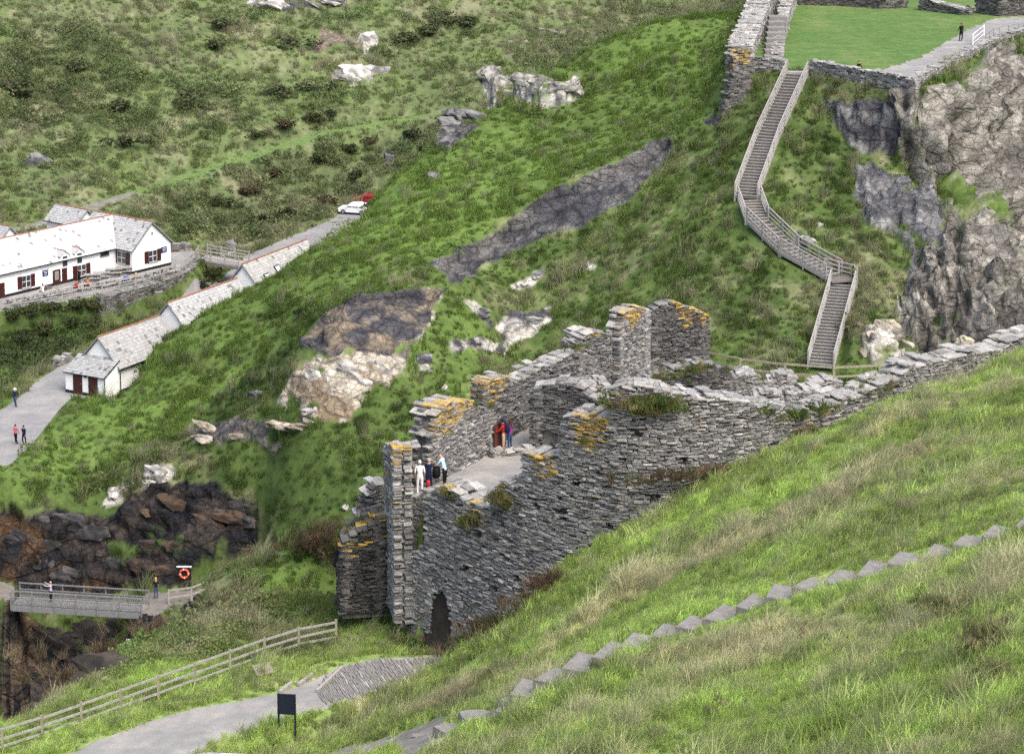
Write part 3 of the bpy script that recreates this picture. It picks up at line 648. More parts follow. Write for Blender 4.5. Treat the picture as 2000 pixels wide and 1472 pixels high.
_kf = [hit(*p) for p in ((940,168),(958,192),(1000,199),(1050,208),(1095,208),(1140,186))]
KN_FRONT = [tuple(p[:2]) for p in _kf]
KNOLL = KN_FRONT + [(KN_FRONT[-1][0] + 2.5, KN_FRONT[-1][1] + 9), (KN_FRONT[3][0], KN_FRONT[3][1] + 19), (KN_FRONT[0][0] + .8, KN_FRONT[0][1] + 15), (KN_FRONT[0][0] - .8, KN_FRONT[0][1] + 5)]
STEP_LINE = [p[:2] for p in STEPS3]
_ss = np.r_[0, np.cumsum([np.hypot(*(np.subtract(b, a))) for a, b in zip(STEP_LINE[:-1], STEP_LINE[1:])])]
def step_cut(x, y, h):
    d = line_dist(x, y, STEP_LINE); k = np.nonzero(d < 2.0)[0]
    if len(k) == 0: return h
    xs = np.array([p[0] for p in STEP_LINE])[::-1]; zs = np.array([p[2] for p in STEPS3])[::-1]
    zl = np.interp(x[k], xs, zs) - .3
    near_ = y[k] < np.interp(x[k], xs, np.array([p[1] for p in STEP_LINE])[::-1]); w = np.where(near_, 1 - sstep(.3, .48, d[k]), 1 - sstep(.5, 1.3, d[k])); h = h.copy(); h[k] = h[k] * (1 - w) + zl * w
    return h
TRK = [hit(*p) for p in ((-60,478),(0,460),(100,432),(200,398),(300,366),(420,328),(520,298),(640,262),(760,240),(870,222),(930,212))]
STAIR_L = [atY(*p) for p in ((1557,148,211.5),(1452,392,195.8),(1478,436,192.4),(1540,496,188.2),(1645,552,184),(1603,724,173))]
def line_cut(x, y, h, line, r0, r1, dz, only_lower=False, key=0):
    L_ = [p[:2] for p in line]; lo = np.min(L_, 0) - r1 - 1; hi = np.max(L_, 0) + r1 + 1
    k = np.nonzero((x > lo[0]) & (x < hi[0]) & (y > lo[1]) & (y < hi[1]))[0]
    if len(k) == 0: return h
    best = np.full(len(k), 1e9); zb_ = np.zeros(len(k))
    for a, b in zip(line[:-1], line[1:]):
        e = b - a; t = np.clip(((x[k] - a[0]) * e[0] + (y[k] - a[1]) * e[1]) / (e[0] ** 2 + e[1] ** 2), 0, 1)
        d = np.hypot(x[k] - a[0] - e[0] * t, y[k] - a[1] - e[1] * t); m = d < best; best = np.where(m, d, best); zb_ = np.where(m, a[2] + e[2] * t, zb_)
    w = 1 - sstep(r0, r1, best); h = h.copy(); tgt = zb_ + dz
    if only_lower: tgt = np.minimum(h[k], tgt)
    h[k] = h[k] * (1 - w) + tgt * w
    return h
def flat_mask(x, y):
    f = np.full(x.shape, 9.0)
    for p in (ROAD_A, TERR, LAWN, COURT, PATH, BRPATH, LPATH): f = np.minimum(f, poly_sdf(x, y, p))
    f = np.minimum(f, line_dist(x, y, STEP_LINE) - .42); f = np.minimum(f, line_dist(x, y, [p[:2] for p in STAIR_L]) - 1.15)
    return f
def knoll_h(x, y):
    s = poly_sdf(x, y, KNOLL) + fbm(x, y, 0 * x, 2.2, 3, 21) * .45
    fade = 1 - sstep(3, 17, line_dist(x, y, KN_FRONT))
    wk = 1 + 6 * sstep(1.2, 4.5, line_dist(x, y, KN_FRONT)); st = 1 - sstep(-wk, .25, s); up = fade * (1.9 * (st * .35 + .65 * (1 - sstep(-4.5, -.2, s)) if False else st) + .7 * (1 - sstep(-6.2, -2.4, s)))
    steep = (s < .3) & (s > -1.1) & (line_dist(x, y, KN_FRONT) < 1.6)
    return up, steep * 1.0
def final_ground(x, y):
    h = step_cut(x, y, shape_h(x, y)); fl = flat_mask(x, y); q = sstep(.2, 2.5, fl)
    far = sstep(255, 280, y)
    h = h + q * (.16 * fbm(x, y, 0 * x, 5.0, 4, 31) + (.07 * fbm(x, y, 0 * x, 1.2, 3, 32)) + far * .7 * fbm(x, y, 0 * x, 11.0, 4, 33))
    h = line_cut(x, y, h, TRK, 1.3, 3.6, .05); h = line_cut(x, y, h, STAIR_L, 1.1, 2.2, -.25, True)
    up, _ = knoll_h(x, y)
    return h + up

NU, NV = 760, 940
ang = np.radians(np.concatenate([np.linspace(-48, -14.6, 60)[:-1], np.linspace(-14.6, 14.6, NU), np.linspace(14.6, 48, 60)[1:]]))
_rr = np.geomspace(26, 372, 6000); _wt = (1 / _rr) * (1 + 2.2 * np.exp(-((_rr - 184) / 5) ** 2) + 1.0 * np.exp(-((_rr - 200) / 22) ** 2)) * np.gradient(_rr); _cw = np.cumsum(_wt); _cw = (_cw - _cw[0]) / (_cw[-1] - _cw[0])
rad = np.concatenate([np.interp(np.linspace(0, 1, NV), _cw, _rr), np.linspace(378, 598, 30)])
nu, nv = len(ang), len(rad)
A_, R_ = np.meshgrid(ang, rad)
X = (R_ * np.sin(A_)).ravel(); Y = (R_ * np.cos(A_)).ravel()
CELL = np.repeat(np.gradient(rad), nu) * .42
for poly in (LAWN, ROAD_A, TERR, COURT, PATH, BRPATH, LPATH):      # mesh lines follow the edges of the levelled places
    wob = lambda x, y: poly_sdf(x, y, poly)
    k = np.nonzero(np.abs(wob(X, Y)) < CELL)[0]
    s0 = wob(X[k], Y[k]); gx_ = (wob(X[k] + .02, Y[k]) - s0) / .02; gy_ = (wob(X[k], Y[k] + .02) - s0) / .02
    X[k] -= s0 * gx_; Y[k] -= s0 * gy_
Z = final_ground(X, Y)
rock, rc, G, relief, bare, soil, gv, dv = fields(X, Y, Z)
up, ksteep = knoll_h(X, Y)
ks = ksteep * (fbm(X, Y, Z * 2, 2.0, 3, 41) > -.5)
nn = sstep(-.4, .4, fbm(X, Y, Z * 3, 1.2, 3, 42))[:, None]
rc = np.where((ks > rock)[:, None], np.array(GREY) * 1.3 * (1 - nn) + np.array(PALE) * nn, rc); relief = np.maximum(relief, ks * .7); rock = np.maximum(rock, ks)
# push rock out along its normal in tilted beds
P3 = np.c_[X, Y, Z].reshape(nv, nu, 3)
du = np.gradient(P3, axis=1); dv_ = np.gradient(P3, axis=0); NRM = np.cross(du, dv_); NRM /= np.linalg.norm(NRM, axis=2, keepdims=True) + 1e-9
NRM = np.where(NRM[..., 2:3] < 0, -NRM, NRM).reshape(-1, 3)
bed = Z + .35 * X + .2 * Y
d1 = 1 - np.abs(fbm(X, Y, Z, 4.5, 4, 51)) * 2; d2 = fbm(X * .5, Y * .5, bed * 2.6, 1.1, 4, 52); d3 = 1 - np.abs(fbm(X, Y, Z, 1.3, 3, 53)) * 2
d4 = (1 - np.abs(fbm(X, Y * .4, Z * .22, 1.5, 4, 54)) * 2) * sstep(24, 28, X) * (Y > 165)
disp = relief * (.55 * d1 + .32 * d2 + .22 * d3 + 1.0 * d4 - .2) * sstep(.2, 2.0, flat_mask(X, Y))
inset = np.zeros_like(X)
for poly, lip, deep_, wd_ in ((ROCKS[0][0], wpoly((835,515),(900,480),(1000,420),(1100,362),(1200,322),(1290,268),(1314,258)), 1.0, 4.0), (ROCKS[2][0], wpoly((588,684),(600,650),(640,608),(700,578),(760,568),(830,562),(870,568)), 1.0, 4.0)):
    inn = 1 - sstep(-.75, -.3, poly_sdf(X, Y, poly) + .35 * fbm(X, Y, Z, 1.1, 3, 2))
    k = np.nonzero(inn > 0)[0]; dl_ = line_dist(X[k], Y[k], lip); inset[k] = np.maximum(inset[k], inn[k] * deep_ * (1 - sstep(.3, wd_, dl_)) + .15)
P = np.c_[X, Y, Z] + NRM * (disp - inset)[:, None]
# soil and grass lips: rock sits slightly below the turf
P[:, 2] -= rock * .08
_cb = poly_sdf(X, Y, COURT); _gate_shade = ((_cb > -.05) & (_cb < 1.2) & (Y < 112) & (Z < Z_COURT - .03) & (X > atY(826, 1200, 106.3)[0]))[:, None]
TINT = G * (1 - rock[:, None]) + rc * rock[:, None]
TINT = np.where(_gate_shade, np.array((.035,.03,.025)), TINT)  # near-black tint paints the shade inside the gateway onto the bank behind
sv = (1 + .25 * fbm(X, Y, Z, .9, 3, 61))[:, None]
TINT = TINT * (1 - bare[:, None]) + soil * sv * bare[:, None]
lawn_in = poly_sdf(X, Y, LAWN) < 0
lp = (1.4 * sstep(.0, .7, fbm(X, Y * .35, 0 * X, 7.0, 4, 71)) + .5 * sstep(-.2, .5, fbm(X * .3, Y, 0 * X, 1.5, 3, 72)))[:, None]
TINT = np.where(lawn_in[:, None], np.array((.082,.145,.038)) * (1 - .55 * lp) + np.array((.15,.19,.065)) * .55 * lp, TINT)
# split the sheet into the pieces of the setting
i = np.arange((nv - 1) * (nu - 1)); a = (i // (nu - 1)) * nu + i % (nu - 1)
FQ = np.stack([a, a + nu, a + nu + 1, a + 1], 1)
CX, CY = X[FQ].mean(1), Y[FQ].mean(1)
cn = fbm(CX, CY, 0 * CX, 1.0, 2, 81)
LAWNPATH = pz(Z_LAWN, (1700,142),(1783,168),(1840,138),(1960,76),(2010,62),(2300,30),(2300,0),(2010,32),(1945,36),(1880,62),(1800,112))
cls = np.zeros(len(FQ), int)
cls[poly_sdf(CX, CY, LAWN) < 0] = 3
cls[(poly_sdf(CX, CY, LAWNPATH) + cn * .3 < 0)] = 6
cls[(poly_sdf(CX, CY, ROAD_A) < 0)] = 1
cls[(poly_sdf(CX, CY, TERR) < 0)] = 2
cls[poly_sdf(CX, CY, COURT) < 0] = 4
cls[poly_sdf(CX, CY, PATH) < 0] = 5; cls[(poly_sdf(CX, CY, BRPATH) < 0) | (poly_sdf(CX, CY, LPATH) < 0)] = 7
def sub_sheet(name, c, m, smooth=True):
    f = FQ[cls == c]; u, inv = np.unique(f, return_inverse=True)
    me = raw_mesh(name, P[u], inv.reshape(f.shape), m, np.c_[TINT[u], rock[u]], smooth)
    o = bpy.data.objects.new(name, me); o['kind'] = 'structure'; COL.objects.link(o); return o
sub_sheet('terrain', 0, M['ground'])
sub_sheet('road', 1, M['road']); sub_sheet('terrace', 2, M['gravel']); sub_sheet('lawn', 3, M['lawn']); sub_sheet('courtyard_floor', 4, M['gravel'])
sub_sheet('path', 5, M['gravel']); sub_sheet('bridge_path', 7, M['dirt']); sub_sheet('gravel_walk', 6, M['gravel'])

# ------------------------------------------------------------------ grass and scrub (nobody could count it)
def tuft_mesh(name, nb, rad_, hgt, wid, lean, rng, leafy=False):
    V, F = [], []
    for b in range(nb):
        t = rng.uniform(0, 2 * math.pi); r = rad_ * math.sqrt(rng.uniform(0, 1)); x0, y0 = r * math.cos(t), r * math.sin(t)
        if leafy:
            h = hgt * rng.uniform(.15, 1) * math.sqrt(max(.05, 1 - (r / rad_) ** 2)); c = np.array([x0, y0, h]); u = rng.normal(size=3); u /= np.linalg.norm(u); w = np.cross(u, rng.normal(size=3)); w /= np.linalg.norm(w)
            k = len(V); s = wid * rng.uniform(.6, 1.4); V += [c - u * s, c + w * s * .5, c + u * s, c - w * s * .5]; F.append((k, k + 1, k + 2, k + 3)); continue
        h = hgt * rng.uniform(.55, 1.15); la = rng.uniform(0, 2 * math.pi); ln = lean * rng.uniform(.2, 1.2) * h
        dx, dy = math.cos(la) * ln + .25 * lean * h, math.sin(la) * ln
        px_, py_ = -math.sin(la + 1), math.cos(la + 1); w = wid * rng.uniform(.7, 1.3)
        k = len(V)
        V += [np.array([x0 - px_ * w, y0 - py_ * w, -.05]), np.array([x0 + px_ * w, y0 + py_ * w, -.05]),
              np.array([x0 + dx * .35 + px_ * w * .8, y0 + dy * .35 + py_ * w * .8, h * .62]), np.array([x0 + dx * .35 - px_ * w * .8, y0 + dy * .35 - py_ * w * .8, h * .62]),
              np.array([x0 + dx + px_ * w * .2, y0 + dy + py_ * w * .2, h]), np.array([x0 + dx - px_ * w * .2, y0 + dy - py_ * w * .2, h])]
        F += [(k, k + 1, k + 2, k + 3), (k + 3, k + 2, k + 4, k + 5)]
    me = raw_mesh(name, np.array(V), np.array(F), M['turf'])
    return me
def tuft_collection(name, specs):
    c = bpy.data.collections.new(name)
    for q, sp in enumerate(specs):
        o = bpy.data.objects.new(name + '_tuft', tuft_mesh(name + '_tuft', *sp, rng=np.random.default_rng(100 + q))) if len(sp) == 5 else bpy.data.objects.new(name + '_tuft', tuft_mesh(name + '_tuft', *sp[:5], np.random.default_rng(100 + q), True))
        c.objects.link(o)
    return c
def scatter_object(name, pts, rot, scl, idx, col, coll, label):
    me = bpy.data.meshes.new(name); me.vertices.add(len(pts)); me.vertices.foreach_set('co', pts.astype(np.float32).ravel())
    for nm, ty, data in (('rot', 'FLOAT_VECTOR', rot), ('scl', 'FLOAT_VECTOR', scl)):
        at = me.attributes.new(nm, ty, 'POINT'); at.data.foreach_set('vector', data.astype(np.float32).ravel())
    at = me.attributes.new('idx', 'INT', 'POINT'); at.data.foreach_set('value', idx.astype(np.int32))
    at = me.attributes.new('col', 'FLOAT_COLOR', 'POINT'); at.data.foreach_set('color', np.c_[col, np.ones(len(col))].astype(np.float32).ravel())
    o = bpy.data.objects.new(name, me); COL.objects.link(o); tag(o, label, 'grass', kind='stuff')
    ng = bpy.data.node_groups.new(name + '_nodes', 'GeometryNodeTree')
    ng.interface.new_socket('Geometry', in_out='INPUT', socket_type='NodeSocketGeometry'); ng.interface.new_socket('Geometry', in_out='OUTPUT', socket_type='NodeSocketGeometry')
    N, L = ng.nodes, ng.links
    gi, go = N.new('NodeGroupInput'), N.new('NodeGroupOutput'); ip = N.new('GeometryNodeInstanceOnPoints'); ci = N.new('GeometryNodeCollectionInfo')
    ci.inputs['Collection'].default_value = coll; ci.inputs['Separate Children'].default_value = True; ci.inputs['Reset Children'].default_value = True
    def na(n, ty):
        q = N.new('GeometryNodeInputNamedAttribute'); q.data_type = ty; q.inputs['Name'].default_value = n; return q.outputs['Attribute']
    L.new(gi.outputs[0], ip.inputs['Points']); L.new(ci.outputs[0], ip.inputs['Instance']); ip.inputs['Pick Instance'].default_value = True
    L.new(na('idx', 'INT'), ip.inputs['Instance Index']); L.new(na('rot', 'FLOAT_VECTOR'), ip.inputs['Rotation']); L.new(na('scl', 'FLOAT_VECTOR'), ip.inputs['Scale'])
    L.new(ip.outputs[0], go.inputs[0])
    md = o.modifiers.new('scatter', 'NODES'); md.node_group = ng
    return o
SHORT = tuft_collection('grass', [(34,.22,.24,.013,.9), (30,.25,.20,.014,1.2), (38,.20,.30,.012,.8)])
LONG = tuft_collection('dry_grass', [(36,.18,.48,.011,.8), (30,.22,.52,.010,1.0), (40,.2,.42,.011,1.2)])
BUSHY = tuft_collection('scrub', [(90,.5,.45,.075,0,1), (110,.55,.6,.07,0,1), (80,.45,.35,.08,0,1)])
def scatter(n, seed, r0, r1):
    rg = np.random.default_rng(seed); n2_ = int(n * .26); th = np.radians(np.r_[rg.uniform(-15.2, 15.2, n - n2_), rg.uniform(15.2, 23, n2_) * rg.choice((-1, 1), n2_)]); r = np.exp(rg.uniform(math.log(r0), math.log(r1), n))
    x, y = r * np.sin(th), r * np.cos(th)
    z = final_ground(x, y)
    rk, _, g, _, br, _, gv_, dv2 = fields(x, y, z); fl = flat_mask(x, y); _, kst = knoll_h(x, y)
    cb = poly_sdf(x, y, COURT); bnd = np.minimum(poly_sdf(x, y, ROCKS[0][0]), poly_sdf(x, y, ROCKS[2][0])); keep = (bnd > .1) & (rk < .35) & (br < .4) & (fl > .12) & (kst < .4) & ((cb > 1.3) | (y > 112) | (x < atY(826, 1200, 106.3)[0]))
    return rg, x[keep], y[keep], z[keep], g[keep], gv_[keep], dv2[keep]
rg, x, y, z, g, gv_, dv2 = scatter(225000, 5, 33, 370)
sel = rg.uniform(0, 1, len(x)); dist = np.hypot(x, y)
in_scrub = np.full(len(x), 9.0)
for p in SCRUB: in_scrub = np.minimum(in_scrub, poly_sdf(x, y, p))
clump = fbm(x, y, z, 4.0, 3, 91)
p_scrub = np.where(in_scrub < 0, .5, .012) * (y > 105) + .42 * (y > 262) * sstep(.2, .5, fbm(x, y, z, 13.0, 3, 95)) * (line_dist(x, y, [p[:2] for p in TRK]) > 2.6)
p_long = (sstep(.3, .8, dv2) * np.where(y < 104, .5, .7) + .06) * sstep(1.0, 2.6, line_dist(x, y, [p[:2] for p in TRK]))
kind = np.where(sel < p_scrub, 2, np.where(rg.uniform(0, 1, len(x)) < p_long, 1, 0))
tuss = fbm(x, y, z, 1.6, 2, 93)
size = np.clip((dist / 100) ** .55, .85, 1.75) * rg.uniform(.6, 1.4, len(x)) * (1 + .35 * np.clip(clump, -1, 1)) * (1 + .55 * np.clip(tuss, -.7, 1.2))
tone = 1 + .3 * np.clip(tuss, -1, 1)
size *= .3 + .7 * sstep(.8, 1.9, line_dist(x, y, [p[:2] for p in TRK]))
size *= .6 + .4 * sstep(.4, 1.8, line_dist(x, y, STEP_LINE))
for kd, nm, coll, label in ((0, 'grass', SHORT, 'short green grass covering the slopes around the ruin'), (1, 'dry_grass', LONG, 'long pale dry grass on the slopes'), (2, 'scrub', BUSHY, 'dark low scrub and bracken on the hillsides')):
    k = np.nonzero(kind == kd)[0]; n = len(k)
    rot = np.c_[rg.normal(0, .12, n), rg.normal(0, .12, n), rg.uniform(0, 6.28, n)]
    s = size[k]; scl = np.c_[s, s, s * rg.uniform(.7, 1.25, n)]
    c = g[k] * rg.uniform(.75, 1.35, (n, 1)) * tone[k][:, None] * (1.22 + .16 * (1 - sstep(95, 115, y[k])))[:, None]
    if kd == 0: c = c * np.array((1.10, 1.05, 1.0))
    if kd == 1: c = c * .45 + np.array((.31,.29,.185)) * .55 * rg.uniform(.7, 1.25, (n, 1))
    if kd == 2: c = c * .6 + np.array((.045,.06,.025)) * rg.uniform(.6, 1.5, (n, 1)) + (rg.uniform(0, 1, (n, 1)) < .25) * np.array((.05,.032,.015))
    scatter_object(nm, np.c_[x[k], y[k], z[k] - .02], rot, scl, rg.integers(0, 3, n), c, coll, label)

# ------------------------------------------------------------------ masonry
def stone_variant(seed):
    """one rough slate block in the unit cube, its face to -Y, worn edges"""
    r = np.random.default_rng(seed); j = lambda: r.uniform(-.09, .09)
    B = []
    for yy in (.5, -.3):
        for sx, sz in ((-1,-1),(1,-1),(1,1),(-1,1)): B.append((sx * .5 + j() * .6, yy, sz * .5 + j() * 1.3))
    for sx, sz in ((-1,-1),(1,-1),(1,1),(-1,1)): B.append((sx * (.44 + j() * .6), -.5 + r.uniform(0, .12), sz * (.40 + j())))
    F = [(0,1,2,3)] + [(a, 4 + a, 4 + (a + 1) % 4, (a + 1) % 4) for a in range(4)] + [(4 + a, 8 + a, 8 + (a + 1) % 4, 4 + (a + 1) % 4) for a in range(4)] + [(8,9,10,11)]
    return np.array(B), np.array(F)
VARS = [stone_variant(s) for s in range(14)]
VAR_ME = [raw_mesh('stone', v, f, M['stone']) for v, f in VARS]
SLATE = np.array([(.092,.090,.090), (.160,.156,.152), (.245,.236,.222), (.34,.325,.30), (.225,.195,.155), (.46,.445,.41)])
SLATE = SLATE * .68 + np.array((.205,.2,.19)) * .32
SL_CUM = np.cumsum((.12,.28,.29,.16,.11,.04))
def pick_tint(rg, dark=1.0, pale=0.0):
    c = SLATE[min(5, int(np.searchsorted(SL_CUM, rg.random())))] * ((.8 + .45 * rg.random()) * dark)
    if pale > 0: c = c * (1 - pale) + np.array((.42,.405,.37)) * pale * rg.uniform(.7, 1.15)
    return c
LICHEN = np.array((.43,.28,.05))
class Masonry:
    def __init__(s, seed): s.rg = np.random.default_rng(seed); s.items = []     # (centre, R columns = length, depth (outward is -), up, dims, tint, shown)
    def add(s, c, ex, ey, ez, dims, tint, shown): s.items.append((tuple(c), tuple(ex) + tuple(ey) + tuple(ez), tuple(dims), tuple(tint), shown))
    def emit(s, root, n_single, min_px=9.0, part='stone', stuff='stonework'):
        it = s.items
        if not it: return
        C = np.array([i[0] for i in it]); R = np.array([i[1] for i in it]).reshape(-1, 3, 3).transpose(0, 2, 1); dm = np.array([i[2] for i in it]); T = np.array([i[3] for i in it]); shown = np.array([i[4] for i in it])
        px, py, d = proj(C)
        size = np.maximum(dm[:, 0], dm[:, 2]) * FPX / d * np.where((px > 5) & (px < 1995) & (py > 5) & (py < 1467), 1, 0) * shown
        order = np.argsort(-size)[:n_single]; single = order[size[order] >= min_px]; is1 = np.zeros(len(it), bool); is1[single] = True
        rl = np.array(world_loc(root)); RS = R * dm[:, None, :]; vi = np.arange(len(it)) % len(VARS)
        for k in single:
            o = bpy.data.objects.new(part, VAR_ME[vi[k]]); a = RS[k]; c = C[k] - rl
            o.color = (float(T[k, 0]), float(T[k, 1]), float(T[k, 2]), 1); COL.objects.link(o); o.parent = root
            o.matrix_basis = Matrix(((a[0,0],a[0,1],a[0,2],c[0]),(a[1,0],a[1,1],a[1,2],c[1]),(a[2,0],a[2,1],a[2,2],c[2]),(0,0,0,1)))
        V, F, TT = [], [], []; k0 = 0
        for q in range(len(VARS)):
            k = np.nonzero((vi == q) & ~is1)[0]
            if len(k) == 0: continue
            v, f = VARS[q]; W = np.einsum('nij,vj->nvi', RS[k], v) + (C[k] - rl)[:, None, :]
            V.append(W.reshape(-1, 3)); F.append((f[None] + (np.arange(len(k)) * len(v))[:, None, None] + k0).reshape(-1, 4)); TT.append(np.repeat(T[k], len(v), 0)); k0 += len(k) * len(v)
        if V:
            me = raw_mesh(stuff, np.concatenate(V), np.concatenate(F), M['stones'], np.concatenate(TT)); o = bpy.data.objects.new(stuff, me); o['kind'] = 'stuff'; COL.objects.link(o); o.parent = root
def build_wall(name, label, top, base, thick, seed, n_single=300, dark=1.0, lr=(.14,.5), hr=(.05,.125), jag=.12, lichen=None, toppale=.6, holes=(), arch=None, face=None, back=True, group=None, depth=.42, cat='wall', ends=(True, True), extra=None, deep=.26, leave=None, topw=None, tilt=0.0, bigtop=1e9):
    """a ruined slate wall: a rubble core, faced stones in courses, loose slabs along its broken top.
    top: front-edge points (x, y, z); base: height or function of (x, y)"""
    rg = np.random.default_rng(seed); ms = Masonry(seed)
    T = np.array(top, float); XY = T[:, :2]; seg = np.hypot(*np.diff(XY, axis=0).T); S = np.r_[0, np.cumsum(seg)]; L = S[-1]
    mid = XY.mean(0); d0 = (XY[-1] - XY[0]); n0 = np.array([d0[1], -d0[0]])
    tow = np.array(face) if face is not None else -mid
    sg = 1.0 if n0 @ tow > 0 else -1.0
    DS = .05; tb = np.arange(-.5, L + .55, DS); tc_ = np.clip(tb, 0, L)
    tx = np.interp(tc_, S, XY[:, 0]).tolist(); ty = np.interp(tc_, S, XY[:, 1]).tolist()
    s_hi = np.minimum(tc_ + .4, L); s_lo = np.maximum(tc_ - .4, 0)
    ddx = np.interp(s_hi, S, XY[:, 0]) - np.interp(s_lo, S, XY[:, 0]); ddy = np.interp(s_hi, S, XY[:, 1]) - np.interp(s_lo, S, XY[:, 1]); dl = np.hypot(ddx, ddy) + 1e-9
    tdx = (ddx / dl).tolist(); tdy = (ddy / dl).tolist()
    js = np.arange(-1, L + 1, .35); jv = np.random.default_rng(seed + 1).uniform(-1, 1, len(js)) * jag
    ttn = np.interp(tc_, S, T[:, 2]); ttz = (ttn + np.interp(tc_, js, jv)).tolist(); ttn = ttn.tolist()
    if callable(base):
        kk = np.linspace(0, L, max(8, int(L * 2))); bz = [base(float(np.interp(v, S, XY[:, 0])), float(np.interp(v, S, XY[:, 1]))) for v in kk]; tbz = np.interp(tc_, kk, bz).tolist()
    else: tbz = [base] * len(tb)
    NT = len(tb) - 1
    def ix(s): k = int((s + .5) / DS + .5); return 0 if k < 0 else (NT if k > NT else k)
    def at(s): k = ix(s); return np.array([tx[k], ty[k]])
    def tang(s): k = ix(s); return np.array([tdx[k], tdy[k]])
    topn = lambda s: ttn[ix(s)]
    topz = lambda s: ttz[ix(s)]
    basez = lambda s: tbz[ix(s)]
    up = np.array([0, 0, 1.0])
    def in_arch(s, z, grow=0.0):
        if arch is None: return False
        s0, s1, z0, z1 = arch; w = (s1 - s0) / 2; c = (s0 + s1) / 2; u = abs(s - c) / (w + grow)
        return u < 1 and z < z0 + (z1 + grow - z0) * (1 - .42 * u ** 2.2)
    def skip(s, z):
        if in_arch(s, z): return True
        for (hs, hz, hw, hh) in holes:
            if abs(s - hs) < hw and abs(z - hz) < hh: return True
        return False
    def tint_at(p, pale=0.0):
        t = pick_tint(rg, dark, pale)
        if lichen is not None and p is not None:
            q = lichen(np.asarray(p))
            if rg.uniform() < q: m_ = rg.uniform(.45, 1.0) if rg.random() < .85 else rg.uniform(0, .3); t = LICHEN * rg.uniform(.7, 1.1) * m_ + t * (1 - m_)
        return t
    zlo = min(tbz) - .3; zhi = max(ttz); LS = np.random.default_rng(seed + 2)
    for side in ((0, 1) if back else (0,)):
        z = zlo
        while z < zhi:
            h = rg.uniform(*hr) * (1.0 if side == 0 else 1.5); s = -rg.uniform(0, .4)
            while s < L:
                l = rg.uniform(*lr) * (1.0 if side == 0 else 1.4); sc = min(max(s + l / 2, .02), L - .02); zc = z + h / 2 + .035 * math.sin(sc * .9 + seed) + .02 * rg.normal() + tilt * (sc - L / 2)
                s += l * .97 + .012
                if zc > topz(sc) - h * .3 or zc < basez(sc) - .25 or skip(sc, zc) or (side == 0 and rg.random() < .012): continue
                kx = ix(sc); t0, t1 = tdx[kx], tdy[kx]; n_0, n_1 = sg * t1, -sg * t0
                if side == 1: n_0, n_1 = -n_0, -n_1
                r5 = rg.random(4); pr = -.025 + .06 * r5[0] if r5[1] < .9 else .03 + .08 * r5[0]
                hh = h * (.72 + .42 * r5[2]); off = (pr - depth / 2) if side == 0 else (thick + pr - depth / 2)
                a = (r5[3] - .5) * .16; c3 = (tx[kx] + n_0 * off, ty[kx] + n_1 * off, zc)
                ca = math.sqrt(max(0, 1 - a * a))
                ms.add(c3, (t0 * ca, t1 * ca, a), (-n_0, -n_1, 0.), (-t0 * a, -t1 * a, ca), (l, depth, hh), tint_at(np.array(c3) if lichen is not None else None), side == 0)
            z += h * .985 + .006
    for e, (s0, dirn) in enumerate(((0.0, -1), (L, 1))):          # broken ends
        if not ends[e]: continue
        z = basez(s0) - .2; t2 = tang(s0); n = sg * np.array([t2[1], -t2[0]]); zt = topz(s0)
        while z < zt:
            h = rg.uniform(*hr) * 1.15; v = 0.0
            while v < thick - .08:
                l = min(rg.uniform(.3, .75), thick - v); out = rg.uniform(-.18, .16)
                c2 = at(s0) - n * (v + l / 2) + dirn * t2 * (out - depth / 2)
                c3 = np.array([c2[0], c2[1], z + h / 2 + rg.normal(0, .012)]); ex = np.array([n[0], n[1], 0.]); ey = np.array([-dirn * t2[0], -dirn * t2[1], 0.])
                if not skip(s0, c3[2]): ms.add(c3, ex, ey, up, (l, depth, h * rg.uniform(.85, 1.02)), tint_at(c3, .12), True)
                v += l + .01
            z += h
    if arch is not None:                                          # reveals of the doorway
        s0, s1, z0, z1 = arch
        for s_, dirn in ((s0, 1), (s1, -1)):
            z = z0
            while z < z1 - .9:
                h = rg.uniform(.1, .2); v = 0.0; t2 = tang(s_); n = sg * np.array([t2[1], -t2[0]])
                while v < thick:
                    l = rg.uniform(.3, .6); c2 = at(s_) - n * (v + l / 2) + dirn * t2 * (rg.uniform(-.05, .06) - .2)
                    c3 = np.array([c2[0], c2[1], z + h / 2]); ms.add(c3, np.array([n[0], n[1], 0.]), np.array([-dirn * t2[0], -dirn * t2[1], 0.]), up, (l, .4, h), tint_at(c3), True); v += l
                z += h
    s = 0.0                                                       # slabs along the top, tinted paler for bleached stone and for sky light
